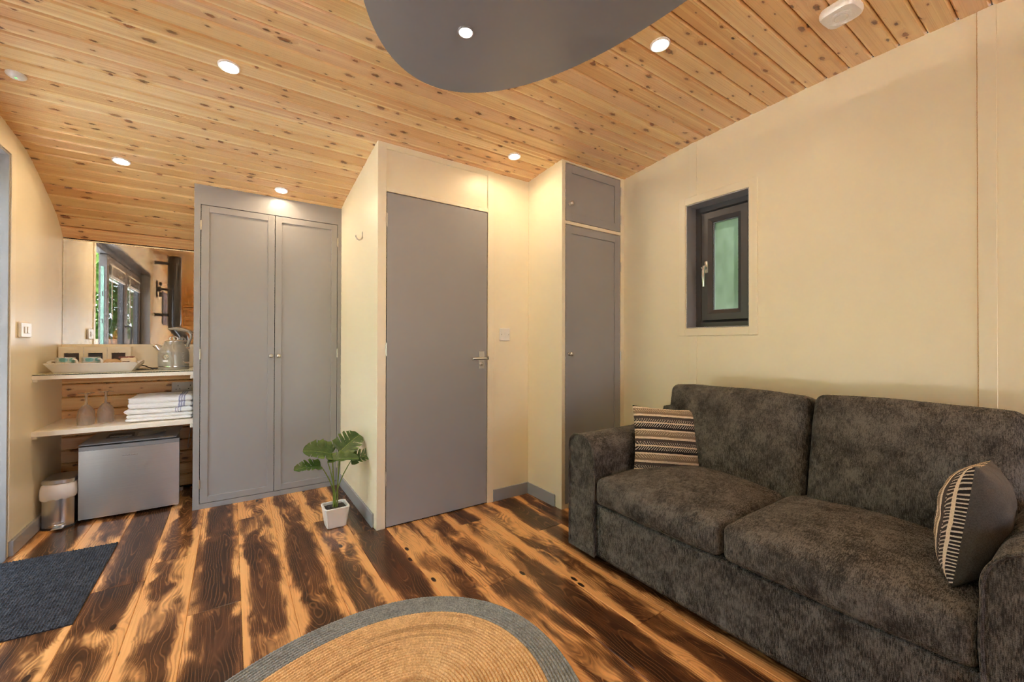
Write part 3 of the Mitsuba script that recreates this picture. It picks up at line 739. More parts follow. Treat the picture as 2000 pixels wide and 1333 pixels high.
for a in (-0.060, 0.060):
    add('screw', xf(lathe([(0, 0), (0.0025, 0), (0, 0.0008)], 8), basis((1, 0, 0), (0, 1, 0)), [XL + 0.0138, 3.325 + a, 1.156]), NICKEL, k)
k, f = plate_x('light_switch', 'white light switch on the partition wall between the grey door and the closet', 1.586, YD + 0.005, 1.1515, 0, 0, 1, 'y')
add('plate', f(-0.043, 0.043, 0.0, 0.011, -0.045, 0.045, 0.006), WHITE, k)
add('rocker', f(-0.009, 0.009, 0.011, 0.0145, -0.017, 0.017, 0.002), WHITE, k)
for a in (-0.030, 0.030):
    add('screw', xf(lathe([(0, 0), (0.003, 0), (0, 0.0008)], 8), basis((0, -1, 0)), [1.586 + a, YD + 0.005 - 0.0108, 1.1515]), BLACKP, k)
k, f = plate_x('wall_socket', 'white double wall socket on the pine boards above the towels', -0.290, YB, 0.752, 0, 0, 0, 'y')
add('plate', f(-0.073, 0.073, 0.0, 0.009, -0.043, 0.043, 0.003), WHITE, k)
for cx in (-0.036, 0.036):
    add('pin_hole', cat(f(cx - 0.002, cx + 0.002, 0.0085, 0.0093, 0.010, 0.020, 0), f(cx - 0.014, cx - 0.007, 0.0085, 0.0093, -0.010, -0.006, 0), f(cx + 0.007, cx + 0.014, 0.0085, 0.0093, -0.010, -0.006, 0)), BLACKP, k)
hk = thing('coat_hook', 'small brushed metal J-shaped hook on the cream side wall', 'hook')
add('hook', tube(spline([(XH - 0.001, 2.757, 1.806), (XH - 0.004, 2.757, 1.772), (XH - 0.018, 2.757, 1.757), (XH - 0.034, 2.760, 1.764), (XH - 0.040, 2.762, 1.785)], 18), 0.0045, 8), NICKEL, hk, smooth=60)
add('plate', bx(XH - 0.003, XH, 2.748, 2.766, 1.765, 1.812, 0.001), NICKEL, hk)

# ------------------------------------------------------------------ mirror, splash panel and shelves
mr = thing('wall_mirror', 'large frameless wall mirror above the kettle shelf', 'mirror')
add('glass', bx(XL + 0.002, WX0 - 0.002, YB - 0.007, YB - 0.003, 1.078, 1.776), 'm_mirror', mr)
add('backing', bx(XL + 0.001, WX0 - 0.001, YB - 0.003, YB - 0.0005, 1.077, 1.778), GAP, mr)
add('edge_bead', bx(XL + 0.001, WX0 - 0.001, YB - 0.009, YB - 0.0005, 1.776, 1.784, 0.001), CREAMT, mr)
struct('trim_3', bx(XL, WX0, YB - 0.012, YB - 0.0005, 0.908, 1.077, 0.001), CREAM, 'cream splash panel below the mirror')
sh = thing('upper_shelf', 'cream shelf carrying the kettle and tray, topmost of the two', 'shelf')
add('board', bx(XL, WX0, 3.447, YB - 0.0005, 0.876, 0.9005, 0.0015), LEDGE, sh)
add('bearer', bx(WX0 - 0.020, WX0, 3.452, 3.90, 0.852, 0.876, 0.001), LEDGE, sh); add('bearer', bx(XL, XL + 0.02, 3.46, 3.90, 0.862, 0.876, 0.001), LEDGE, sh)
gs = thing('glass_sheet', 'clear glass sheet lying on the upper shelf under the kettle and tray', 'glass sheet')
add('sheet', bx(XL + 0.002, WX0 - 0.002, 3.4462, YB - 0.014, 0.9007, 0.9052, 0.0004), paint('m_glass_sheet', (0.60, 0.575, 0.44), 0.03, 0.9, clearcoat=1.0, clearcoat_gloss=1.0), gs)
add('edge', bx(XL + 0.002, WX0 - 0.002, 3.4455, 3.4462, 0.9007, 0.9050), paint('m_glass_edge', (0.03, 0.045, 0.035), 0.1), gs)
sh2 = thing('lower_shelf', 'cream shelf carrying the wine glasses and towels, above the fridge', 'shelf')
add('board', bx(XL, WX0, 3.447, YB - 0.0005, 0.552, 0.581, 0.0015), LEDGE, sh2)
add('bearer', bx(WX0 - 0.020, WX0, 3.452, 3.90, 0.528, 0.552, 0.001), LEDGE, sh2); add('bearer', bx(XL, XL + 0.02, 3.46, 3.90, 0.538, 0.552, 0.001), LEDGE, sh2)
GT = 0.9056                        # top of the glass sheet
ST = 0.5815                        # top of the lower shelf

# ------------------------------------------------------------------ sofa
sf = thing('sofa', 'two-seat charcoal chenille sofa against the right wall', 'sofa')
CH = 'm_chenille'
SX0, SX1 = 1.485, 2.375
AY0, AY1 = 1.465, 1.645            # left arm (by the closet)
BY0, BY1 = -0.03, 0.187            # right arm
add('base', roundbox((0.80, AY0 - BY1 + 0.01, 0.262), 0.012, 8).apply_translation((SX0 + 0.018 + 0.40, (AY0 + BY1) / 2, 0.030 + 0.131)), CH, sf, smooth=True)
def arm(y0, y1, side):
    # cross-section in (y, z), rounded on top, a little slumped towards the seat
    w = y1 - y0
    pts = []
    for t in np.linspace(0, 1, 15):
        a = math.pi / 2 * t
        pts.append((0.065 - 0.065 * math.cos(a), 0.555 + 0.065 * math.sin(a)))      # outer corner
    for t in np.linspace(0, 1, 17)[1:]:
        a = math.pi / 2 * t
        pts.append((w - 0.105 + 0.105 * math.sin(a) + 0.004 * math.sin(math.pi * t), 0.500 + 0.120 * math.cos(a)))
    pts = [(0.0, 0.034), *[(0.0, z) for z in np.linspace(0.06, 0.52, 10)], *pts, *[(w + 0.003 * math.sin(i), z) for i, z in enumerate(np.linspace(0.46, 0.06, 10))], (w, 0.034)]
    P = np.array(pts)
    if side > 0:                   # the outer side is at the larger y
        P[:, 0] = w - P[:, 0]
    P[:, 0] += y0
    c = P.mean(0)
    lv = []
    for x, k in ((SX0 + 0.012, 0.955), (SX0 + 0.004, 0.982), (SX0, 0.997), (SX0 + 0.006, 1.012), (SX0 + 0.014, 1.0), (SX0 + 0.25, 1.004), (SX0 + 0.5, 1.0), (SX1 - 0.03, 1.0), (SX1, 0.96)):
        Q = c + (P - c) * k
        lv.append(np.c_[np.full(len(Q), x), Q])
    m = loft(lv)
    trimesh.repair.fix_normals(m)
    m = m.subdivide()
    d = (meshkit.fbm(m.vertices * 9, 3, 5) - 0.5)[:, None] * np.array([0.004, 0.006, 0.006])
    m.vertices += d * (m.vertices[:, 2:3] > 0.07)
    Q = c + (P - c) * 1.010
    a = add('arm', m, CH, sf, smooth=50)
    add('piping', tube(np.c_[np.full(len(Q), SX0 + 0.005), Q], 0.0034, 6), CH, a, smooth=60)
arm(AY0, AY1, 1)
arm(BY0, BY1, -1)
add('back_frame', roundbox((0.16, AY1 - BY0 - 0.06, 0.66), 0.03, 10).apply_translation((2.305, (AY1 + BY0) / 2, 0.05 + 0.33)), CH, sf, smooth=True)
YM, YMB = 0.828, 0.758
def soft(m, amp=0.006, f=7, seed=1):
    m.vertices += (meshkit.fbm(m.vertices * f, 3, seed) - 0.5)[:, None] * amp * 2 * m.vertex_normals
    return m
for i, (y0, y1) in enumerate(((YM + 0.002, AY0 - 0.003), (BY1 + 0.003, YM - 0.002))):
    m = roundbox((0.66, y1 - y0, 0.135), 0.030, 22, (0.022, 0.0, 0.045), 2.2)
    m.apply_translation((SX0 + 0.335, (y0 + y1) / 2, 0.292 + 0.0675))
    v = m.vertices
    v[:, 2] = np.maximum(v[:, 2], 0.262 + 0.03 * np.clip((v[:, 0] - SX0 - 0.05) / 0.05, 0, 1))
    add('seat_cushion', soft(m, 0.005, 6, 3 + i), CH, sf, smooth=True)
for i, (y0, y1) in enumerate(((YMB + 0.003, AY0 - 0.004), (BY1 - 0.028, YMB - 0.003))):
    m = roundbox((0.17, y1 - y0, 0.475), 0.040, 22, (0.035, 0.0, 0.012), 2.6)
    m = xf(m, rot([0, 1, 0], 0.20), (2.135, (y0 + y1) / 2, 0.615 + 0.012 * i))
    v = m.vertices
    add('back_cushion', soft(m, 0.006, 6, 13 + i), CH, sf, smooth=True)
for i, (x, y) in enumerate(((1.56, 1.58), (1.56, 0.03), (2.31, 1.58), (2.31, 0.03))):
    add('foot', xf(trimesh.creation.cylinder(0.022, 0.034, sections=16), t=[x, y, 0.017]), BLACKP, sf, smooth=40)

# cushions
def cushion(w, h, t, n=40, seed=0, pinch=0.06):
    g = np.linspace(-1, 1, n + 1)
    U, Vv = np.meshgrid(g, g, indexing='ij')
    X = U * (1 - pinch * (1 - np.abs(Vv) ** 2.2)) * w / 2
    Z = Vv * (1 - pinch * (1 - np.abs(U) ** 2.2)) * h / 2
    th_ = t / 2 * np.clip(1 - np.abs(U) ** 2.6, 0, 1) ** 0.55 * np.clip(1 - np.abs(Vv) ** 2.6, 0, 1) ** 0.55
    nz = meshkit.fbm(np.stack([X * 12, Z * 12, 0 * X + seed], -1), 3, seed) - 0.5
    th_ = th_ * (1 + 0.25 * nz)
    out = []
    for s in (-1, 1):
        P = np.stack([X, s * th_, Z], -1).reshape(-1, 3)
        i, j = np.meshgrid(np.arange(n), np.arange(n), indexing='ij')
        q = np.stack([i * (n + 1) + j, (i + 1) * (n + 1) + j, (i + 1) * (n + 1) + j + 1, i * (n + 1) + j + 1], -1).reshape(-1, 4)
        if s > 0:
            q = q[:, ::-1]
        out.append((trimesh.Trimesh(P, np.vstack([q[:, [0, 1, 2]], q[:, [0, 2, 3]]]), process=False), np.stack([X.ravel(), Z.ravel()], 1)))
    return out                    # front (towards -y), back
def place_cushion(label, c, yaw, tilt, roll, w, t, seed, spin=0.0):
    r = np.array([math.cos(yaw), math.sin(yaw), 0]); nn = np.array([math.sin(yaw), -math.cos(yaw), 0])
    u = np.array([0, 0, 1.0]) * math.cos(tilt) - nn * math.sin(tilt)
    r2 = r * math.cos(roll) + u * math.sin(roll); u2 = u * math.cos(roll) - r * math.sin(roll)
    Rm = np.stack([r2, np.cross(u2, r2), u2], 1)
    k = thing('scatter_cushion', label, 'cushion', 'striped cushions on the sofa')
    (fm, fuv), (bm, buv) = cushion(w, w, t, seed=seed)
    if spin:
        fuv = fuv @ np.array([[math.cos(spin), -math.sin(spin)], [math.sin(spin), math.cos(spin)]])
    add('front_cover', xf(fm, Rm, c), 'm_striped_cover', k, smooth=True, uv=fuv)
    add('back_cover', xf(bm, Rm, c), 'm_cushion_back', k, smooth=True)
    return k
place_cushion('square cushion with level brown and cream stripes leaning in the sofa corner by the closet', (1.910, 1.346, 0.570), -0.562, 0.270, -0.073, 0.365, 0.11, 2)
place_cushion('square striped cushion seen from its edge, leaning on the sofa arm nearest the camera', (1.785, 0.240, 0.582), math.radians(181), 0.12, 0.11, 0.335, 0.145, 5, math.pi / 2)

# ------------------------------------------------------------------ braided oval rug
rg = thing('oval_rug', 'oval braided jute rug with a grey border on the floor', 'rug')
RC, RANG, RAA, RBB = np.array([0.233, 1.039]), 0.631, 0.800, 0.614
rw = 0.0126
ca, sa = math.cos(RANG), math.sin(RANG)
nr = int(RBB / rw)
for kq in range(nr):
    a, b = RAA - rw * (kq + 0.5), RBB - rw * (kq + 0.5)
    per = math.pi * (3 * (a + b) - math.sqrt((3 * a + b) * (a + 3 * b)))
    n = max(24, int(per / 0.0030))
    t = np.linspace(0, 2 * np.pi, n, endpoint=False)
    # even arc length
    tt = np.linspace(0, 2 * np.pi, 2000)
    sl = np.r_[0, np.cumsum(np.hypot(np.diff(a * np.cos(tt)), np.diff(b * np.sin(tt))))]
    t = np.interp(np.arange(n) / n * sl[-1], sl, tt)
    s = np.arange(n) / n * sl[-1]
    N = np.stack([b * np.cos(t), a * np.sin(t)], 1); N /= np.linalg.norm(N, axis=1, keepdims=True)
    C = np.stack([a * np.cos(t), b * np.sin(t)], 1)
    pitch = sl[-1] / max(3, round(sl[-1] / 0.0118))
    rowsV, uvs = [], []
    wob = 0.0012 * np.sin(s * 9 + kq)
    for q in (-1.0, -0.55, 0.0, 0.55, 1.0):
        ph = 2 * np.pi * s / pitch + kq * 2.1 + abs(q) * 2.6
        hgt = 0.0100 * (1 - 0.70 * abs(q) ** 2.2) + 0.0016 * np.sin(ph) * (1 - 0.6 * abs(q))
        off = q * rw * 0.52 + wob + 0.0011 * np.sin(ph * 1.0 + 1) * (1 - abs(q))
        P = C + N * off[:, None]
        W = np.stack([RC[0] + P[:, 0] * ca - P[:, 1] * sa, RC[1] + P[:, 0] * sa + P[:, 1] * ca, hgt], 1)
        rowsV.append(W)
        uvs.append(np.stack([s, np.full(n, kq * 1.0)], 1))
    V = np.vstack(rowsV)
    i = np.arange(n); F = []
    for L in range(4):
        j = (i + 1) % n
        F.append(np.stack([L * n + i, L * n + j, (L + 1) * n + j], 1)); F.append(np.stack([L * n + i, (L + 1) * n + j, (L + 1) * n + i], 1))
    m = trimesh.Trimesh(V, np.vstack(F)[:, ::-1], process=False)
    add('braid', m, 'm_grey_jute' if kq < 8 else 'm_jute', rg, smooth=True, uv=np.vstack(uvs), label='grey braid of the rug border' if kq < 8 else None)
# core of the rug
a, b = RAA - rw * nr, RBB - rw * nr
tt = np.linspace(0, 2 * np.pi, 80, endpoint=False)
C = np.stack([(a + 0.003) * np.cos(tt), (b + 0.003) * np.sin(tt)], 1)
core = extrude(Polygon(np.stack([RC[0] + C[:, 0] * ca - C[:, 1] * sa, RC[1] + C[:, 0] * sa + C[:, 1] * ca], 1)), 0.007)
add('core', core, 'm_jute', rg, uv=np.asarray(core.vertices)[:, :2])

# ------------------------------------------------------------------ door mat
dm = thing('door_mat', 'dark grey looped door mat at the glazed doors', 'door mat')
gx, gy = np.linspace(XL - 0.05, -0.500, 190), np.linspace(2.272, 3.055, 330)
X, Y = np.meshgrid(gx, gy, indexing='ij')
rowi = np.floor((X + Y * 0.04) / 0.0105)
ph = (Y / 0.013) + 0.5 * rowi + 0.25 * meshkit.noise(np.stack([X * 40, Y * 40, 0 * X], -1), 1)
loop = np.abs(np.sin(np.pi * ph)) ** 0.7 * np.abs(np.sin(np.pi * (X + Y * 0.04) / 0.0105)) ** 0.6
edge = np.minimum(1, np.minimum(np.minimum(-0.5 - X + 0.004, X - XL + 0.054), np.minimum(Y - 2.268, 3.059 - Y)) / 0.006)
Z = (0.0035 + 0.0065 * loop + 0.001 * meshkit.noise(np.stack([X * 300, Y * 300, 0 * X], -1), 2)) * edge
Yw_ = Y + 0.05 * (-0.5 - X) * 1.0
V = np.stack([X, Yw_, Z], -1).reshape(-1, 3)
nx, ny = X.shape
i, j = np.meshgrid(np.arange(nx - 1), np.arange(ny - 1), indexing='ij')
q = np.stack([i * ny + j, (i + 1) * ny + j, (i + 1) * ny + j + 1, i * ny + j + 1], -1).reshape(-1, 4)
add('loops', trimesh.Trimesh(V, np.vstack([q[:, [0, 1, 2]], q[:, [0, 2, 3]]]), process=False), 'm_mat', dm, smooth=True)
add('backing', ext_x(Polygon([(0, 0), (1, 0), (1, 1), (0, 1)]), 0, 1) if False else extrude(Polygon([(XL - 0.05, 2.272 + 0.024), (-0.5, 2.272), (-0.5, 3.055), (XL - 0.05, 3.055 + 0.024)]), 0.0032).apply_translation((0, 0, 0.0002)), BLACKP, dm)

# ------------------------------------------------------------------ fridge, bin
fr = thing('mini_fridge', 'small silver counter-top fridge under the lower shelf', 'fridge')
FX0, FX1, FY = -0.757, -0.280, 3.505
add('body', bx(FX0 + 0.004, FX1 - 0.034, FY + 0.052, 3.93, 0.020, 0.462, 0.004), paint('m_fridge_side', (0.16, 0.16, 0.17), 0.35), fr)
add('top', bx(FX0, FX1 - 0.016, FY + 0.010, 3.932, 0.4625, 0.470, 0.003), paint('m_fridge_top', (0.22, 0.225, 0.24), 0.25), fr)
n = 24
xs_ = np.linspace(FX0 + 0.002, FX1 - 0.002, n)
bul = 0.010 * (1 - ((xs_ - (FX0 + FX1) / 2) / ((FX1 - FX0) / 2)) ** 2)
poly = Polygon(list(zip(xs_, FY + 0.010 - bul)) + [(FX1 - 0.002, FY + 0.048), (FX0 + 0.002, FY + 0.048)])
fd = add('door', extrude(poly, 0.405).apply_translation((0, 0, 0.026)), 'm_brushed_steel', fr, smooth=30)
add('top_cap', extrude(poly, 0.024).apply_translation((0, 0, 0.4315)), paint('m_fridge_cap', (0.20, 0.205, 0.215), 0.3), fd, smooth=30)
add('bottom_trim', extrude(poly, 0.006).apply_translation((0, 0, 0.0195)), STEEL, fd, smooth=30)
tx = meshkit.text_mesh('Russell Hobbs', 0.0080, 0.0022)
tx = xf(tx, np.array([[1, 0, 0], [0, 0, 1], [0, 1, 0]], float) @ np.diag([1, 1, -1.0]), (-0.560, FY + 0.0012, 0.3785))
add('lettering', tx, paint('m_badge_grey', (0.19, 0.165, 0.145), 0.4), fd)
add('hinge', bx(FX1 - 0.10, FX1 - 0.03, FY + 0.006, FY + 0.02, 0.4705, 0.4745, 0.001), CHROME, fr)
for x in (FX0 + 0.03, FX1 - 0.02):
    for y in (FY + 0.06, 3.90):
        add('foot', xf(trimesh.creation.cylinder(0.012, 0.0205, sections=14), t=[x, y, 0.01025]), BLACKP if x < -0.5 else WHITE, fr, smooth=40)
PAPER = paint('m_paper', (0.55, 0.53, 0.50), 0.6)
PAPERD = paint('m_paper_dark', (0.12, 0.115, 0.11), 0.6)
lf1 = thing('leaflet', 'grey printed leaflet on the fridge top, the left one', 'leaflet', 'leaflets on the fridge')
add('sheet', extrude(Polygon([(-0.665, 3.668), (-0.525, 3.650), (-0.545, 3.815), (-0.672, 3.83)]), 0.002).apply_translation((0, 0, 0.4702)), PAPERD, lf1)
add('print', extrude(Polygon([(-0.650, 3.690), (-0.540, 3.676), (-0.548, 3.725), (-0.655, 3.738)]), 0.0006).apply_translation((0, 0, 0.4722)), PAPER, lf1)
lf2 = thing('leaflet', 'pale leaflet with a curled corner on the fridge top, the right one', 'leaflet', 'leaflets on the fridge')
g = np.linspace(0, 1, 13)
A_, B_ = np.meshgrid(g, g, indexing='ij')
Pq = np.stack([-0.512 + 0.145 * A_ - 0.012 * B_, 3.655 + 0.165 * B_ + 0.005 * A_, 0.4708 + 0.012 * np.clip(A_ + (1 - B_) - 1.35, 0, 1) ** 1.5 * 3], -1).reshape(-1, 3)
i, j = np.meshgrid(np.arange(12), np.arange(12), indexing='ij')
q = np.stack([i * 13 + j, (i + 1) * 13 + j, (i + 1) * 13 + j + 1, i * 13 + j + 1], -1).reshape(-1, 4)
add('sheet', trimesh.Trimesh(Pq, np.vstack([q[:, [0, 1, 2]], q[:, [0, 2, 3]]]), process=False), PAPER, lf2, smooth=True)

bn = thing('pedal_bin', 'small steel pedal bin with a white liner beside the fridge', 'bin')
BX0, BX1, BY_0, BY_1 = -0.902, -0.768, 3.475, 3.665
def bin_sec(gx_, z, dy=0.0):
    # D-shaped section: bowed front
    pts = []
    cx = (BX0 + BX1) / 2; hw = (BX1 - BX0) / 2 + gx_
    for a in np.linspace(-1, 1, 21):
        pts.append((cx + hw * a, BY_0 - gx_ + 0.030 * abs(a) ** 2.6 + dy))
    pts += [(cx + hw, BY_1 - 0.02 + gx_), (cx + hw - 0.02, BY_1 + gx_), (cx - hw + 0.02, BY_1 + gx_), (cx - hw, BY_1 - 0.02 + gx_)]
    return np.c_[np.array(pts), np.full(len(pts), z)]
add('body', loft([bin_sec(0, 0.012), bin_sec(0, 0.235)]), metal('m_bin_steel', (0.60, 0.585, 0.57), 0.24), bn, smooth=25)
add('base', loft([bin_sec(0.002, 0.0), bin_sec(0.002, 0.0125)]), BLACKP, bn, smooth=25)
add('lid', loft([bin_sec(0.000, 0.262), bin_sec(0.002, 0.266), bin_sec(0.002, 0.283), bin_sec(-0.004, 0.288)]), STEEL, bn, smooth=25)
lv = []
for z, gq in ((0.262, -0.004), (0.255, 0.004), (0.235, 0.008), (0.205, 0.010), (0.175, 0.007), (0.168, 0.0025)):
    s_ = bin_sec(gq, z)
    w_ = meshkit.fbm(np.c_[s_[:, 0] * 60, s_[:, 1] * 60, np.full(len(s_), z * 30)], 3, 4) - 0.5
    s_[:, 1] -= 0.008 * w_ * (gq > 0.003); s_[:, 0] += 0.004 * w_ * (gq > 0.003)
    s_[:, 2] += 0.018 * w_ * (z < 0.2) + 0.06 * (s_[:, 0] - BX0) * (z < 0.2)
    lv.append(s_)
add('liner', loft(lv, False, False), paint('m_liner', (0.80, 0.79, 0.80), 0.45), bn, smooth=True)
add('pedal', cat(bx(-0.850, -0.802, 3.440, 3.490, 0.010, 0.016, 0.002), tube(spline([(-0.862, 3.462, 0.030), (-0.84, 3.452, 0.033), (-0.815, 3.455, 0.031), (-0.80, 3.475, 0.034)], 12), 0.004, 8)), CHROME, bn, smooth=40)

# ------------------------------------------------------------------ kettle
kt = thing('kettle', 'taupe retro kettle with chrome fittings on the upper shelf', 'kettle')
KP = np.array([-0.326, 3.66, GT])
TAUPE = paint('m_taupe_enamel', (0.31, 0.275, 0.215), 0.14, clearcoat=0.7, clearcoat_gloss=0.92)
def at(m, p=KP):
    return m.copy().apply_translation(p)
add('base', at(lathe([(0, 0), (0.082, 0), (0.0845, 0.004), (0.0845, 0.016), (0.080, 0.020), (0, 0.020)], 48)), TAUPE, kt, smooth=35)
add('base_ring', at(lathe([(0.0795, 0.020), (0.0835, 0.0205), (0.0835, 0.0255), (0.0795, 0.026)], 48)), CHROME, kt, smooth=35)
kb = add('body', at(lathe([(0, 0.0255), (0.083, 0.0255), (0.0842, 0.032), (0.0842, 0.095), (0.0835, 0.115), (0.079, 0.132), (0.069, 0.150), (0.0585, 0.166), (0.0525, 0.178), (0.0515, 0.188), (0.050, 0.190), (0, 0.190)], 56)), TAUPE, kt, smooth=40)
add('collar', at(lathe([(0.0505, 0.1895), (0.0520, 0.1900), (0.0515, 0.1935), (0.046, 0.195), (0, 0.195)], 48)), CHROME, kt, smooth=35)
ld = add('lid', at(lathe([(0, 0.205), (0.020, 0.2035), (0.038, 0.199), (0.0465, 0.1945), (0, 0.1945)], 40)), TAUPE, kt, smooth=40)
add('lid_handle', at(tube(spline([(-0.018, 0, 0.203), (-0.018, 0, 0.219), (-0.012, 0, 0.223), (0.012, 0, 0.223), (0.018, 0, 0.219), (0.018, 0, 0.203)], 24), 0.0042, 8)), CHROME, ld, smooth=50)
add('lid_handle_post', at(lathe([(0, 0.203), (0.005, 0.203), (0.004, 0.223), (0, 0.223)], 12)), CHROME, ld, smooth=40)
# spout to the left
add('spout', at(loft([np.array([[-0.060 + 0.0 * c, 0.026 * c, 0.128 + 0.030 * s] for c, s in zip(np.cos(np.linspace(0, 2 * np.pi, 20, endpoint=False)), np.sin(np.linspace(0, 2 * np.pi, 20, endpoint=False)))]),
                      np.array([[-0.088 + 0.010 * s, 0.017 * c, 0.157 + 0.014 * s] for c, s in zip(np.cos(np.linspace(0, 2 * np.pi, 20, endpoint=False)), np.sin(np.linspace(0, 2 * np.pi, 20, endpoint=False)))]),
                      np.array([[-0.102 + 0.010 * s, 0.012 * c, 0.168 + 0.008 * s] for c, s in zip(np.cos(np.linspace(0, 2 * np.pi, 20, endpoint=False)), np.sin(np.linspace(0, 2 * np.pi, 20, endpoint=False)))])])), CHROME, kb, smooth=60)
hp_ = spline([(0.074, 0, 0.150), (0.076, 0, 0.172), (0.088, 0, 0.205), (0.094, 0, 0.232), (0.082, 0, 0.258), (0.048, 0, 0.274), (0.010, 0, 0.280), (-0.030, 0, 0.276)], 34)
add('handle', at(tube(hp_, np.r_[np.linspace(0.010, 0.0085, 12), np.linspace(0.0085, 0.0115, 14), np.linspace(0.0115, 0.006, 8)], 12)), TAUPE, kt, smooth=60)
add('handle_bracket', at(bx(0.062, 0.090, -0.012, 0.012, 0.140, 0.153, 0.004)), CHROME, kt)
add('handle_lever', at(bx(0.088, 0.120, -0.008, 0.008, 0.243, 0.252, 0.003)), CHROME, kt)
add('switch', at(cat(bx(0.060, 0.088, -0.062, -0.050, 0.040, 0.052, 0.003), bx(0.080, 0.098, -0.062, -0.054, 0.049, 0.053, 0.001))), CHROME, kt)
def on_kettle(ang, z, r=0.0846):
    d = np.array([math.sin(ang), -math.cos(ang), 0])
    return basis(d, np.cross([0, 0, 1.0], d)), KP + d * r + np.array([0, 0, z])
Rm, o = on_kettle(-0.50 + 0.05, 0.088)
add('emblem', cat(xf(lathe([(0.0135, 0), (0.0165, 0.0018), (0.0185, 0.0)], 32).apply_scale((1.05, 0.8, 1)), Rm, o), xf(lathe([(0.0065, 0), (0.0085, 0.0014), (0.0105, 0.0)], 24).apply_scale((1.15, 0.7, 1)), Rm, o)), CHROME, kb, smooth=40)
Rm, o = on_kettle(-0.45, 0.060)
add('label_plate', xf(bx(-0.016, 0.016, -0.006, 0.006, -0.0028, 0.0007, 0.0005), Rm, o), WHITE, kb)
Rm, o = on_kettle(0.72, 0.085)
add('gauge', xf(cat(*[bx(-0.006, 0.006, z - 0.0008, z + 0.0008, -0.0005, 0.0008) for z in np.linspace(-0.03, 0.03, 7)]), Rm, o), WHITE, kb)
cb = thing('kettle_cable', 'black power cable running from the kettle behind the tray', 'cable')
add('cable', cat(tube(spline([(-0.405, 3.70, GT + 0.008), (-0.44, 3.71, GT + 0.008), (-0.47, 3.74, GT + 0.016), (-0.505, 3.79, GT + 0.026), (-0.54, 3.82, GT + 0.02)], 20), 0.0038, 8),
                 tube(spline([(-0.405, 3.67, GT + 0.005), (-0.45, 3.66, GT + 0.005), (-0.49, 3.665, GT + 0.005), (-0.53, 3.70, GT + 0.006)], 16), 0.0038, 8)), BLACKP, cb, smooth=60)
wc = thing('fridge_cable', 'thin pale cable hanging on the pine wall beside the fridge', 'cable')
add('cable', tube(spline([(-0.24, 3.945, 0.70), (-0.235, 3.94, 0.45), (-0.25, 3.935, 0.33), (-0.262, 3.935, 0.30), (-0.255, 3.935, 0.40), (-0.262, 3.94, 0.5)], 30), 0.0028, 6), WHITE, wc, smooth=60)

# ------------------------------------------------------------------ tray with mugs and packets
TRAYC = paint('m_tray_paint', (0.62, 0.58, 0.51), 0.35)
tr = thing('serving_tray', 'pale grey wooden tray with sloping sides on the upper shelf', 'tray')
TX0, TX1, TY0, TY1 = -0.865, -0.535, 3.54, 3.77
def slab(quad_lo, quad_hi, t):
    """A leaning side board: two lower and two upper corners, thickened by t along its normal."""
    a, b = np.array(quad_lo, float); d, c = np.array(quad_hi, float)
    n = np.cross(b - a, d - a); n /= np.linalg.norm(n)
    return trimesh.convex.convex_hull(np.vstack([[a, b, c, d], np.array([a, b, c, d]) + n * t]))
z0, z1 = GT + 0.004, GT + 0.060
fl_ = 0.038
add('base', bx(TX0, TX1, TY0, TY1, GT + 0.0004, GT + 0.008, 0.001), TRAYC, tr)
add('long_side', slab([(TX0, TY0, z0), (TX1, TY0, z0)], [(TX0 - fl_, TY0 - fl_ * 0.6, z1), (TX1 + fl_, TY0 - fl_ * 0.6, z1)], 0.007), TRAYC, tr)
add('long_side', slab([(TX1, TY1, z0), (TX0, TY1, z0)], [(TX1 + fl_, TY1 + fl_ * 0.6, z1), (TX0 - fl_, TY1 + fl_ * 0.6, z1)], 0.007), TRAYC, tr)
def end_side(x, s):
    hw = (TY1 - TY0) / 2; ym = (TY0 + TY1) / 2
    pts = [(-hw, 0), (hw, 0), (hw + fl_ * 0.6, 0.062)] + [(0.085 * math.cos(a), 0.064 + 0.018 * math.sin(a) ** 0.7) for a in np.linspace(0.05, math.pi - 0.05, 16)] + [(-hw - fl_ * 0.6, 0.062)]
    hole = affinity.scale(Point(0, 0.062).buffer(1, 10), 0.042, 0.011)
    m = extrude(Polygon(pts).buffer(0).difference(hole), 0.008)
    lean = math.atan2(fl_, 0.056)
    ex = np.array([0, 1.0, 0]); ey = np.array([s * math.sin(lean), 0, math.cos(lean)])
    Rm = np.stack([ex, ey, np.cross(ex, ey)], 1)
    return xf(m, Rm, (x, ym, z0 - 0.002))
add('end_side', end_side(TX1, 1), TRAYC, tr); add('end_side', end_side(TX0, -1), TRAYC, tr)
def mugpat(p, n, uv):
    u, v = uv.x * 6, uv.y * 3
    cu, cv = dr.floor(u), dr.floor(v)
    r = cell_rand(cu, cv, 6)
    x, y = u - cu - 0.5, v - cv - 0.5
    d = dr.sqrt(x * x + y * y)
    a = dr.abs(dr.sin(d * 22 + 5 * r)) * dr.abs(dr.cos((dr.abs(x) - dr.abs(y)) * 13))
    c = mix((0.70, 0.68, 0.55), (0.10, 0.42, 0.40), dr.select(r > 0.45, 1.0, 0.0) * 0.9)
    c = mix(c, mi.Color3f(0.03, 0.09, 0.10), smoothstep(0.45, 0.7, a) * 0.75)
    return mix(c, mi.Color3f(0.75, 0.75, 0.70), smoothstep(0.40, 0.48, d) * 0.6)
scene['m_mug'] = {'type': 'twosided', 'bsdf': {'type': 'principled', 'base_color': mikit.proc(mugpat), 'roughness': 0.15, 'specular': 0.5}}
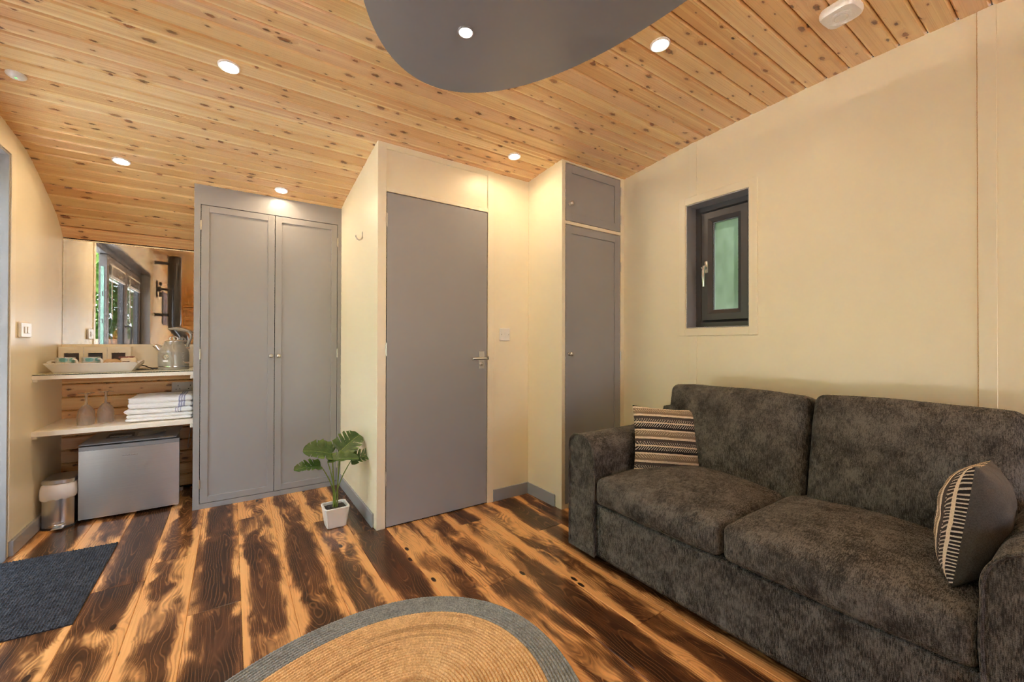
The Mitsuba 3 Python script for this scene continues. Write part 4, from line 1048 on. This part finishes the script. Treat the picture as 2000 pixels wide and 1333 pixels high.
def mug(x, y, ang, label):
    k = thing('mug', label, 'mug', 'patterned mugs on the tray')
    o = np.array([x, y, GT + 0.0085])
    n = 40
    pr = [(0.036, 0.0), (0.040, 0.006), (0.0415, 0.04), (0.0425, 0.082)]
    V, F, uv = [], [], []
    for i in range(n + 1):
        a = 2 * math.pi * i / n
        for r, z in pr:
            V.append([r * math.cos(a), r * math.sin(a), z]); uv.append([i / n, z / 0.082])
    for i in range(n):
        for j in range(3):
            q = [i * 4 + j, (i + 1) * 4 + j, (i + 1) * 4 + j + 1, i * 4 + j + 1]
            F += [[q[0], q[1], q[2]], [q[0], q[2], q[3]]]
    add('body', trimesh.Trimesh(np.array(V) + o, F, process=False), 'm_mug', k, smooth=True, uv=np.array(uv))
    add('lining', lathe([(0.036, 0.0), (0.0, 0.0), (0.0, 0.004), (0.035, 0.006), (0.0395, 0.05), (0.0402, 0.083), (0.0425, 0.083), (0.0425, 0.0818)], n).apply_translation(o), CERAMIC, k, smooth=40)
    h = spline([(0.041, 0, 0.070), (0.058, 0, 0.070), (0.068, 0, 0.050), (0.060, 0, 0.026), (0.0405, 0, 0.018)], 20)
    add('handle', xf(tube(h, 0.0058, 10), rot([0, 0, 1], ang), o), CERAMIC, k, smooth=60)
mug(-0.838, 3.625, -0.55, 'teal and cream patterned mug at the left end of the tray')
mug(-0.726, 3.625, -0.55, 'teal and cream patterned mug in the middle of the tray')
def packet(name, label, c, size, rz, col, matname, seed, tilt=0.0):
    k = thing(name, label, 'packet')
    m = roundbox(size, min(size) * 0.45, 12, (0, 0, 0.004))
    m.vertices += (meshkit.fbm(m.vertices * 45, 3, seed) - 0.5)[:, None] * 0.010 * m.vertex_normals
    m = xf(m, rot([0, 0, 1], rz) @ rot([1, 0, 0], tilt), c)
    add('pouch', m, paint(matname, col, 0.35), k, smooth=True)
    return k, m
packet('bread_roll', 'tan wrapped pastry lying in the tray beside the middle mug', (-0.628, 3.605, GT + 0.044), (0.090, 0.065, 0.062), 0.1, (0.48, 0.29, 0.13), 'm_pastry', 3)
labels['bread_roll']['category'] = 'pastry'
k, m = packet('biscuit_packet', 'cream biscuit packet with a brown edge at the right end of the tray', (-0.553, 3.640, GT + 0.052), (0.080, 0.030, 0.070), 0.0, (0.66, 0.53, 0.34), 'm_packet', 8, -0.35)
add('print', bx(-0.580, -0.545, 3.6175, 3.6195, GT + 0.045, GT + 0.062, 0.0005), paint('m_packet_print', (0.09, 0.05, 0.035), 0.4), k)
add('top_seam', bx(-0.602, -0.525, 3.640, 3.644, GT + 0.082, GT + 0.094, 0.001), paint('m_packet_edge', (0.16, 0.05, 0.03), 0.4), k)
# tea box behind the tray
tb = thing('tea_box', 'white wooden box with three dark openings behind the tray', 'box')
BZ0, BZ1, BXa, BXb, BYa, BYb = GT + 0.0004, 1.060, -0.922, -0.575, 3.845, 3.935
parts_ = sbox(BXa, BZ0, BXb, BZ1)
wins = [(-0.897, -0.827), (-0.785, -0.715), (-0.672, -0.602)]
for a, b in wins:
    parts_ = parts_.difference(sbox(a, 0.940, b, 1.019))
add('front', ext_y(parts_, BYa, BYa + 0.012), CREAMT, tb)
add('case', cat(bx(BXa, BXa + 0.010, BYa + 0.012, BYb, BZ0, BZ1), bx(BXb - 0.010, BXb, BYa + 0.012, BYb, BZ0, BZ1), bx(BXa, BXb, BYa + 0.012, BYb, BZ1 - 0.010, BZ1), bx(BXa, BXb, BYb - 0.008, BYb, BZ0, BZ1)), CREAMT, tb)
for x in (-0.806, -0.693):
    add('divider', bx(x - 0.001, x + 0.001, BYa - 0.0006, BYa + 0.0005, BZ0, BZ1), NICKEL, tb)
for (a, b), c in zip(wins, ((0.045, 0.035, 0.03), (0.04, 0.036, 0.04), (0.055, 0.032, 0.026))):
    add('insert', bx(a - 0.004, b + 0.004, BYa + 0.013, BYa + 0.018, 0.935, 1.024), paint(f'm_insert_{int(-a * 1000)}', c, 0.35), tb)

# ------------------------------------------------------------------ wine glasses and towels
scene['m_goblet'] = {'type': 'blendbsdf', 'weight': 0.085, 'a': {'type': 'thindielectric', 'int_ior': 1.55}, 'b': {'type': 'twosided', 'bsdf': {'type': 'principled', 'base_color': rgb(0.92, 0.90, 0.88), 'roughness': 0.12, 'specular': 0.8}}}
def goblet(x, y, label):
    k = thing('wine_glass', label, 'wine glass', 'upturned wine glasses on the lower shelf')
    o = np.array([x, y, ST + 0.0004])
    out = [(0.0375, 0.0), (0.0395, 0.030), (0.0400, 0.052), (0.0375, 0.078), (0.0300, 0.100), (0.0180, 0.116), (0.0085, 0.124), (0.0062, 0.135), (0.0058, 0.165), (0.0075, 0.184), (0.012, 0.190), (0.0365, 0.1935), (0.0365, 0.1955), (0, 0.1965)]
    pr = np.array(out)
    # finer, with small pressed dimples on the outer bowl
    q = [pr[0]]
    for a, b in zip(pr[:-1], pr[1:]):
        L = np.linalg.norm(b - a); m_ = max(1, int(L / 0.004))
        q += [a + (b - a) * (i + 1) / m_ for i in range(m_)]
    q = np.array(q)
    m = lathe(q, 72)
    v = m.vertices
    r = np.hypot(v[:, 0], v[:, 1]); a = np.arctan2(v[:, 1], v[:, 0])
    outer = v[:, 2] < 0.095
    dm_ = 0.0012 * np.sin(a * 18) * np.sin(v[:, 2] * 520) * outer
    v[:, :2] *= (1 + dm_ / np.maximum(r, 1e-6))[:, None]
    m.vertices = v + o
    add('goblet', m, 'm_goblet', k, smooth=True)
goblet(-0.738, 3.585, 'upturned clear dimpled wine glass, left of the pair on the lower shelf')
goblet(-0.660, 3.640, 'upturned clear dimpled wine glass, right of the pair on the lower shelf')

def towelmat(name, stripes_x):
    def fn(p, n, uv):
        c = mi.Color3f(0.86, 0.85, 0.83) * (0.92 + 0.16 * noise(p.x * 500, p.y * 500, p.z * 500))
        for s_, w_ in stripes_x:
            t = 1 - smoothstep(w_ * 0.75, w_, dr.abs(p.x - s_ + 0.004 * (noise(p.y * 30, p.z * 40) - 0.5)))
            c = mix(c, mi.Color3f(0.20, 0.215, 0.40), t * 0.75)
        return c
    scene[name] = {'type': 'twosided', 'bsdf': {'type': 'bumpmap', 'tex': mikit.proc(lambda p, n, uv: 0.0006 * noise(p.x * 700, p.y * 700, p.z * 700), 6e-4), 'scale': 1.0,
                                                'bsdf': {'type': 'principled', 'base_color': mikit.proc(fn), 'roughness': 0.95, 'specular': 0.1, 'sheen': 0.4}}}
    return name
TWA = towelmat('m_towel_a', [(-0.283, 0.005), (-0.271, 0.005), (-0.258, 0.005)])
TWB = towelmat('m_towel_b', [(-0.300, 0.003), (-0.288, 0.003), (-0.276, 0.003)])
TWC = towelmat('m_towel_c', [])
def towel(label, x0, x1, y0, y1, z0, z1, folds, mat, seed):
    k = thing('folded_towel', label, 'towel', 'folded towels on the lower shelf')
    hgt = (z1 - z0) / folds
    for i in range(folds):
        m = roundbox((x1 - x0, y1 - y0, hgt * 1.06), hgt * 0.48, 18, (0.004, 0.004, 0.002))
        v = m.vertices
        w_ = meshkit.fbm(np.c_[v[:, 0] * 14, v[:, 1] * 14, np.zeros(len(v))], 3, 4) - 0.5
        v[:, 2] += 0.010 * w_ * min(1.0, 0.25 + (z0 - 0.584) / 0.07)
        v[:, 0] += 0.016 * (meshkit.fbm(np.c_[v[:, 1] * 30, v[:, 2] * 60, np.full(len(v), seed)], 2, seed + i) - 0.5)
        m.vertices = v
        m.apply_translation(((x0 + x1) / 2, (y0 + y1) / 2, z0 + hgt * (i + 0.5)))
        add('fold', m, mat, k, smooth=True)
towel('white towel with three blue stripes, topmost of the stack', -0.540, -0.214, 3.515, 3.86, 0.664, 0.732, 2, TWA, 4)
towel('thin white towel with three blue marks, middle of the stack', -0.553, -0.214, 3.505, 3.86, 0.632, 0.660, 1, TWB, 9)
towel('crumpled white towel, bottom of the stack on the shelf', -0.545, -0.214, 3.500, 3.86, 0.5865, 0.628, 2, TWC, 14)

# ------------------------------------------------------------------ potted plant
pl = thing('potted_plant', 'green monstera plant in a square white pot on the floor', 'plant')
PC = np.array([0.521, 2.645])
def sq(a, z, e=9.0):
    return np.c_[rsq(a, e) + PC, np.full(64, z)]
pot = add('pot', loft([sq(0.050, 0.0005), sq(0.054, 0.004), sq(0.070, 0.112), sq(0.0715, 0.118), sq(0.069, 0.121), sq(0.061, 0.1205), sq(0.059, 0.112), sq(0.056, 0.085)], True, True), CERAMIC, pl, smooth=35)
so = loft([sq(0.0575, 0.088), sq(0.0575, 0.104), sq(0.03, 0.108)])
so = so.subdivide().subdivide()
so.vertices[:, 2] += 0.008 * (meshkit.noise(so.vertices * 130, 3) - 0.5) * (so.vertices[:, 2] > 0.1)
add('soil', so, CHARSOIL, pl)
def leafcol(p, n, uv):
    u, v = uv.x, dr.abs(uv.y)
    vein = 1 - smoothstep(0.0, 0.03, dr.abs(uv.y))
    side = (u * 7 - v * 4.5)
    sv = smoothstep(0.86, 0.97, dr.abs(side - dr.floor(side) - 0.5) * 2)
    c = mix((0.012, 0.040, 0.008), (0.040, 0.095, 0.013), fbm(u * 5, uv.y * 5, p.z * 20, 3))
    c = mix(c, mi.Color3f(0.12, 0.18, 0.028), smoothstep(0.5, 0.95, v) * 0.6 + 0.22 * sv)
    return mix(c, mi.Color3f(0.17, 0.25, 0.05), vein * 0.8)
scene['m_leaf'] = {'type': 'twosided', 'bsdf': {'type': 'principled', 'base_color': mikit.proc(leafcol), 'roughness': 0.38, 'specular': 0.5}}
STEM = paint('m_stem', (0.14, 0.19, 0.03), 0.4)
def leaf_shape(L, W, slits, seed):
    r_ = np.random.default_rng(seed)
    t = np.linspace(0, math.pi, 50)
    # heart-shaped half outline, x along the midrib (0 base .. L tip)
    x = L * (0.5 - 0.5 * np.cos(t)) - 0.16 * L * np.sin(t) ** 2 * (t < 1.2)
    y = W / 2 * np.sin(t) ** 0.62 * (1 - 0.30 * (t / math.pi) ** 2) * (1 + 0.05 * np.sin(t * 14))
    up_ = np.stack([x, y], 1)
    P = Polygon(np.vstack([up_, up_[::-1] * [1, -1]])).buffer(0)
    for s in (-1, 1):
        for f in np.linspace(0.28, 0.80, slits):
            x0 = f * L + r_.uniform(-0.02, 0.02) * L
            inn__ = W * 0.13 + r_.uniform(0, 0.10) * W
            wd = L * 0.045
            P = P.difference(Polygon([(x0 - 0.02 * L, s * inn__), (x0 + 0.16 * L - wd, s * W * 0.62), (x0 + 0.16 * L + wd * 1.4, s * W * 0.62)]))
    for s in (-1, 1):
        for f in (0.40, 0.58):
            if slits > 1:
                P = P.difference(affinity.translate(affinity.rotate(affinity.scale(Point(0, 0).buffer(1, 6), 0.035 * L, 0.011 * L), s * 40), f * L, s * W * 0.10))
    if P.geom_type != 'Polygon':
        P = max(P.geoms, key=lambda g_: g_.area)
    return P
def leaf_mesh(base, tip, nrm, L, W, slits, seed, cup=0.40, droop=0.28):
    m = extrude(leaf_shape(L, W, slits, seed), 0.0008)
    v, f_ = trimesh.remesh.subdivide_to_size(m.vertices, m.faces, 0.014)
    m = trimesh.Trimesh(v, f_, process=False)
    v = m.vertices
    a, b = v[:, 0] / L, v[:, 1] / (W / 2)
    uv = np.stack([a, b], 1)
    z = v[:, 2] + cup * W * 0.5 * (np.abs(b) ** 1.2 - 0.2) - droop * L * np.clip(a, 0, 1.2) ** 2 + 0.004 * np.sin(a * 20) * np.abs(b)
    d = np.asarray(tip, float) - np.asarray(base, float); d /= np.linalg.norm(d)
    nn = np.asarray(nrm, float) - np.dot(nrm, d) * d; nn /= np.linalg.norm(nn)
    Rm = np.stack([d, np.cross(nn, d), nn], 1)
    return trimesh.Trimesh(np.stack([v[:, 0], v[:, 1], z], 1) @ Rm.T + base, m.faces, process=False), uv
soil_p = np.array([PC[0], PC[1], 0.104])
leaves = [  # joint (end of the stem), tip, surface normal, length, width, slits
    ((0.548, 2.660, 0.432), (0.660, 2.69, 0.525), (-0.30, -0.78, 0.55), 0.160, 0.165, 4),
    ((0.500, 2.640, 0.430), (0.385, 2.61, 0.490), (0.20, -0.62, 0.75), 0.155, 0.150, 3),
    ((0.470, 2.610, 0.395), (0.610, 2.555, 0.440), (-0.20, -0.20, 0.95), 0.165, 0.125, 2),
    ((0.440, 2.630, 0.365), (0.320, 2.60, 0.405), (0.05, -0.42, 0.90), 0.140, 0.105, 4),
    ((0.610, 2.650, 0.365), (0.715, 2.61, 0.415), (-0.20, -0.58, 0.78), 0.150, 0.105, 5),
    ((0.560, 2.690, 0.400), (0.640, 2.720, 0.440), (-0.1, -0.8, 0.5), 0.120, 0.110, 2),
    ((0.510, 2.690, 0.420), (0.430, 2.74, 0.480), (0.1, -0.6, 0.7), 0.130, 0.110, 2),
]
for i, (b, t, nrm, L, W, sl_) in enumerate(leaves):
    m, uv = leaf_mesh(np.array(b), t, nrm, L, W, sl_, 20 + i)
    lk = add('leaf', m, 'm_leaf', pl, smooth=False, uv=uv)
    s0 = soil_p + np.array([0.012 * math.cos(i * 2.4), 0.012 * math.sin(i * 2.4), 0])
    mid = (s0 + np.array(b)) / 2 + np.array([(b[0] - PC[0]) * -0.12, 0, 0.02])
    add('stem', tube(spline([s0, mid, b], 12), np.linspace(0.0042, 0.0026, 12), 7), STEM, lk, smooth=60)

# ------------------------------------------------------------------ stove flue and wall fittings by the folding doors (seen in the mirror)
fx, fy = -0.705, -0.05
fz = float(zc(fy)) + 0.002
st = thing('wood_stove', 'black wood stove with a tall flue pipe reflected in the mirror', 'stove')
add('flue', cat(xf(trimesh.creation.cylinder(0.082, fz - 1.37, sections=32), t=[fx, fy, (fz + 1.37) / 2]), tube(spline([(fx, fy, 1.372), (fx + 0.004, fy, 1.32), (fx + 0.055, fy, 1.24), (fx + 0.085, fy, 1.18), (fx + 0.09, fy, 1.10)], 14), 0.076, 24),
                xf(trimesh.creation.cylinder(0.072, 0.42, sections=28), t=[fx + 0.09, fy, 0.90])), BLACKM, st, smooth=40)
for z in (2.20, 1.42):
    add('flue_collar', xf(trimesh.creation.cylinder(0.0845, 0.02, sections=32), t=[fx, fy, z]), BLACKM, st, smooth=40)
for z in (2.265, 1.50):
    add('flue_bracket', cat(bx(XL, fx - 0.07, fy - 0.004, fy + 0.004, z - 0.020, z + 0.020, 0.001), bx(XL, XL + 0.004, fy - 0.03, fy + 0.03, z - 0.03, z + 0.03, 0.001)), BLACKP, st)
add('body', bx(fx - 0.13, fx + 0.31, fy - 0.2, fy + 0.2, 0.16, 0.70, 0.012), BLACKM, st)
add('fire_door', bx(fx + 0.31, fx + 0.322, fy - 0.15, fy + 0.15, 0.26, 0.60, 0.006), BLACKP, st)
for a in (-0.1, 0.28):
    for c in (-0.16, 0.16):
        add('leg', bx(fx + a - 0.02, fx + a + 0.02, fy + c - 0.02, fy + c + 0.02, 0.0, 0.16, 0.004), BLACKM, st)
tv = thing('tv_bracket', 'black folding screen bracket on the left wall, reflected in the mirror', 'bracket')
add('wall_plate', bx(XL, XL + 0.012, -0.26, -0.18, 1.77, 2.02, 0.002), BLACKP, tv)
add('arm', cat(bx(XL + 0.01, XL + 0.05, -0.24, -0.20, 1.86, 1.93, 0.003), tube([(XL + 0.04, -0.22, 1.90), (XL + 0.17, -0.30, 1.895)], 0.018, 8), bx(XL + 0.03, XL + 0.06, -0.235, -0.205, 1.78, 1.85, 0.003), bx(XL + 0.03, XL + 0.06, -0.235, -0.205, 1.95, 2.00, 0.003)), BLACKP, tv)
wb = thing('wall_board', 'blue-grey flat board on the left wall behind the black flue pipe', 'board')
add('board', bx(XL, XL + 0.02, -1.55, -0.80, 1.39, 1.92, 0.003), paint('m_blue_grey', (0.13, 0.17, 0.26), 0.4), wb)

# ------------------------------------------------------------------ outside
def bounce_pale(p, n, uv):
    return mix((0.56, 0.55, 0.53), (0.72, 0.71, 0.69), fbm(p.x * 30, p.y * 30, 0, 3))  # ground added this pale to bounce daylight up through the added window
scene['m_gravel'] = {'type': 'twosided', 'bsdf': {'type': 'principled', 'base_color': mikit.proc(bounce_pale), 'roughness': 0.9}}
def pave(p, n, uv):
    return mix((0.55, 0.52, 0.48), (0.66, 0.63, 0.58), fbm(p.x * 4, p.y * 4, 0, 3))
scene['m_paving'] = {'type': 'twosided', 'bsdf': {'type': 'principled', 'base_color': mikit.proc(pave), 'roughness': 0.8}}
struct('ground', bx(-14, 12, -12, 14, -0.5, -0.32), 'm_gravel', 'gravel around the cabin, made pale to bounce daylight indoors')
dk = key_for('terrace'); labels[dk] = {'label': 'paved terrace outside the glazed doors', 'kind': 'structure'}
for i in range(9):
    for j in range(16):
        add('slab', bx(XL - 0.17 - 0.5 * (i + 1) + 0.004, XL - 0.17 - 0.5 * i - 0.004, -4.0 + 0.5 * j, -3.508 + 0.5 * j, -0.32, -0.03, 0.004), 'm_paving', dk)
scene['m_foliage'] = {'type': 'principledthin', 'base_color': mikit.proc(lambda p, n, uv: mix((0.05, 0.12, 0.025), (0.20, 0.33, 0.07), fbm(p.x * 5, p.y * 5, p.z * 5, 3))), 'roughness': 0.6, 'diff_trans': 0.7}
def foliage(n, lo, hi, seed, size=0.09):
    r_ = np.random.default_rng(seed)
    c = r_.uniform(lo, hi, (n, 3))
    c[:, 0] += 0.35 * (meshkit.fbm(np.c_[c[:, 1] * 1.3, c[:, 2] * 1.3, np.zeros(n)], 3, seed) - 0.5) * 2
    d = r_.normal(size=(n, 3)); d /= np.linalg.norm(d, axis=1, keepdims=True)
    e = np.cross(d, r_.normal(size=(n, 3))); e /= np.linalg.norm(e, axis=1, keepdims=True)
    s = size * r_.uniform(0.6, 1.3, (n, 1))
    V = np.stack([c - d * s, c + e * s * 0.45, c + d * s, c - e * s * 0.45], 1).reshape(-1, 3)
    k = np.arange(n)[:, None] * 4
    return trimesh.Trimesh(V, np.vstack([k + [0, 1, 2], k + [0, 2, 3]]), process=False)
add('garden_hedge', foliage(22000, (-8.2, -9.0, -0.3), (-7.2, 7.0, 4.2), 3, 0.13), 'm_foliage', label='tall green hedge beyond the terrace, seen in the mirror', cat='hedge', kind='stuff')
add('bank_hedge', foliage(6000, (3.6, -1.5, -0.3), (4.4, 5.0, 2.4), 5), 'm_foliage', label='green hedge outside the frosted casement window', cat='hedge', kind='stuff')
add('garden_shrubs', foliage(16000, (-4.6, -5.6, -0.3), (-1.25, -4.4, 3.4), 11, 0.08), 'm_foliage', label='leafy green shrubs beyond the door glass, seen in the mirror', cat='shrubs', kind='stuff')
fn = thing('garden_fence', 'low timber fence in front of the shrubs, seen in the mirror', 'fence')
FENCE = paint('m_fence', (0.30, 0.19, 0.13), 0.7)
for i in range(7):
    add('board', bx(-4.3, -1.15, -4.02, -3.995, -0.30 + 0.21 * i, -0.10 + 0.21 * i, 0.004), FENCE, fn)
for i in range(4):
    add('post', bx(-4.3 + 1.02 * i, -4.21 + 1.02 * i, -4.11, -4.021, -0.32, 1.20, 0.006), FENCE, fn)
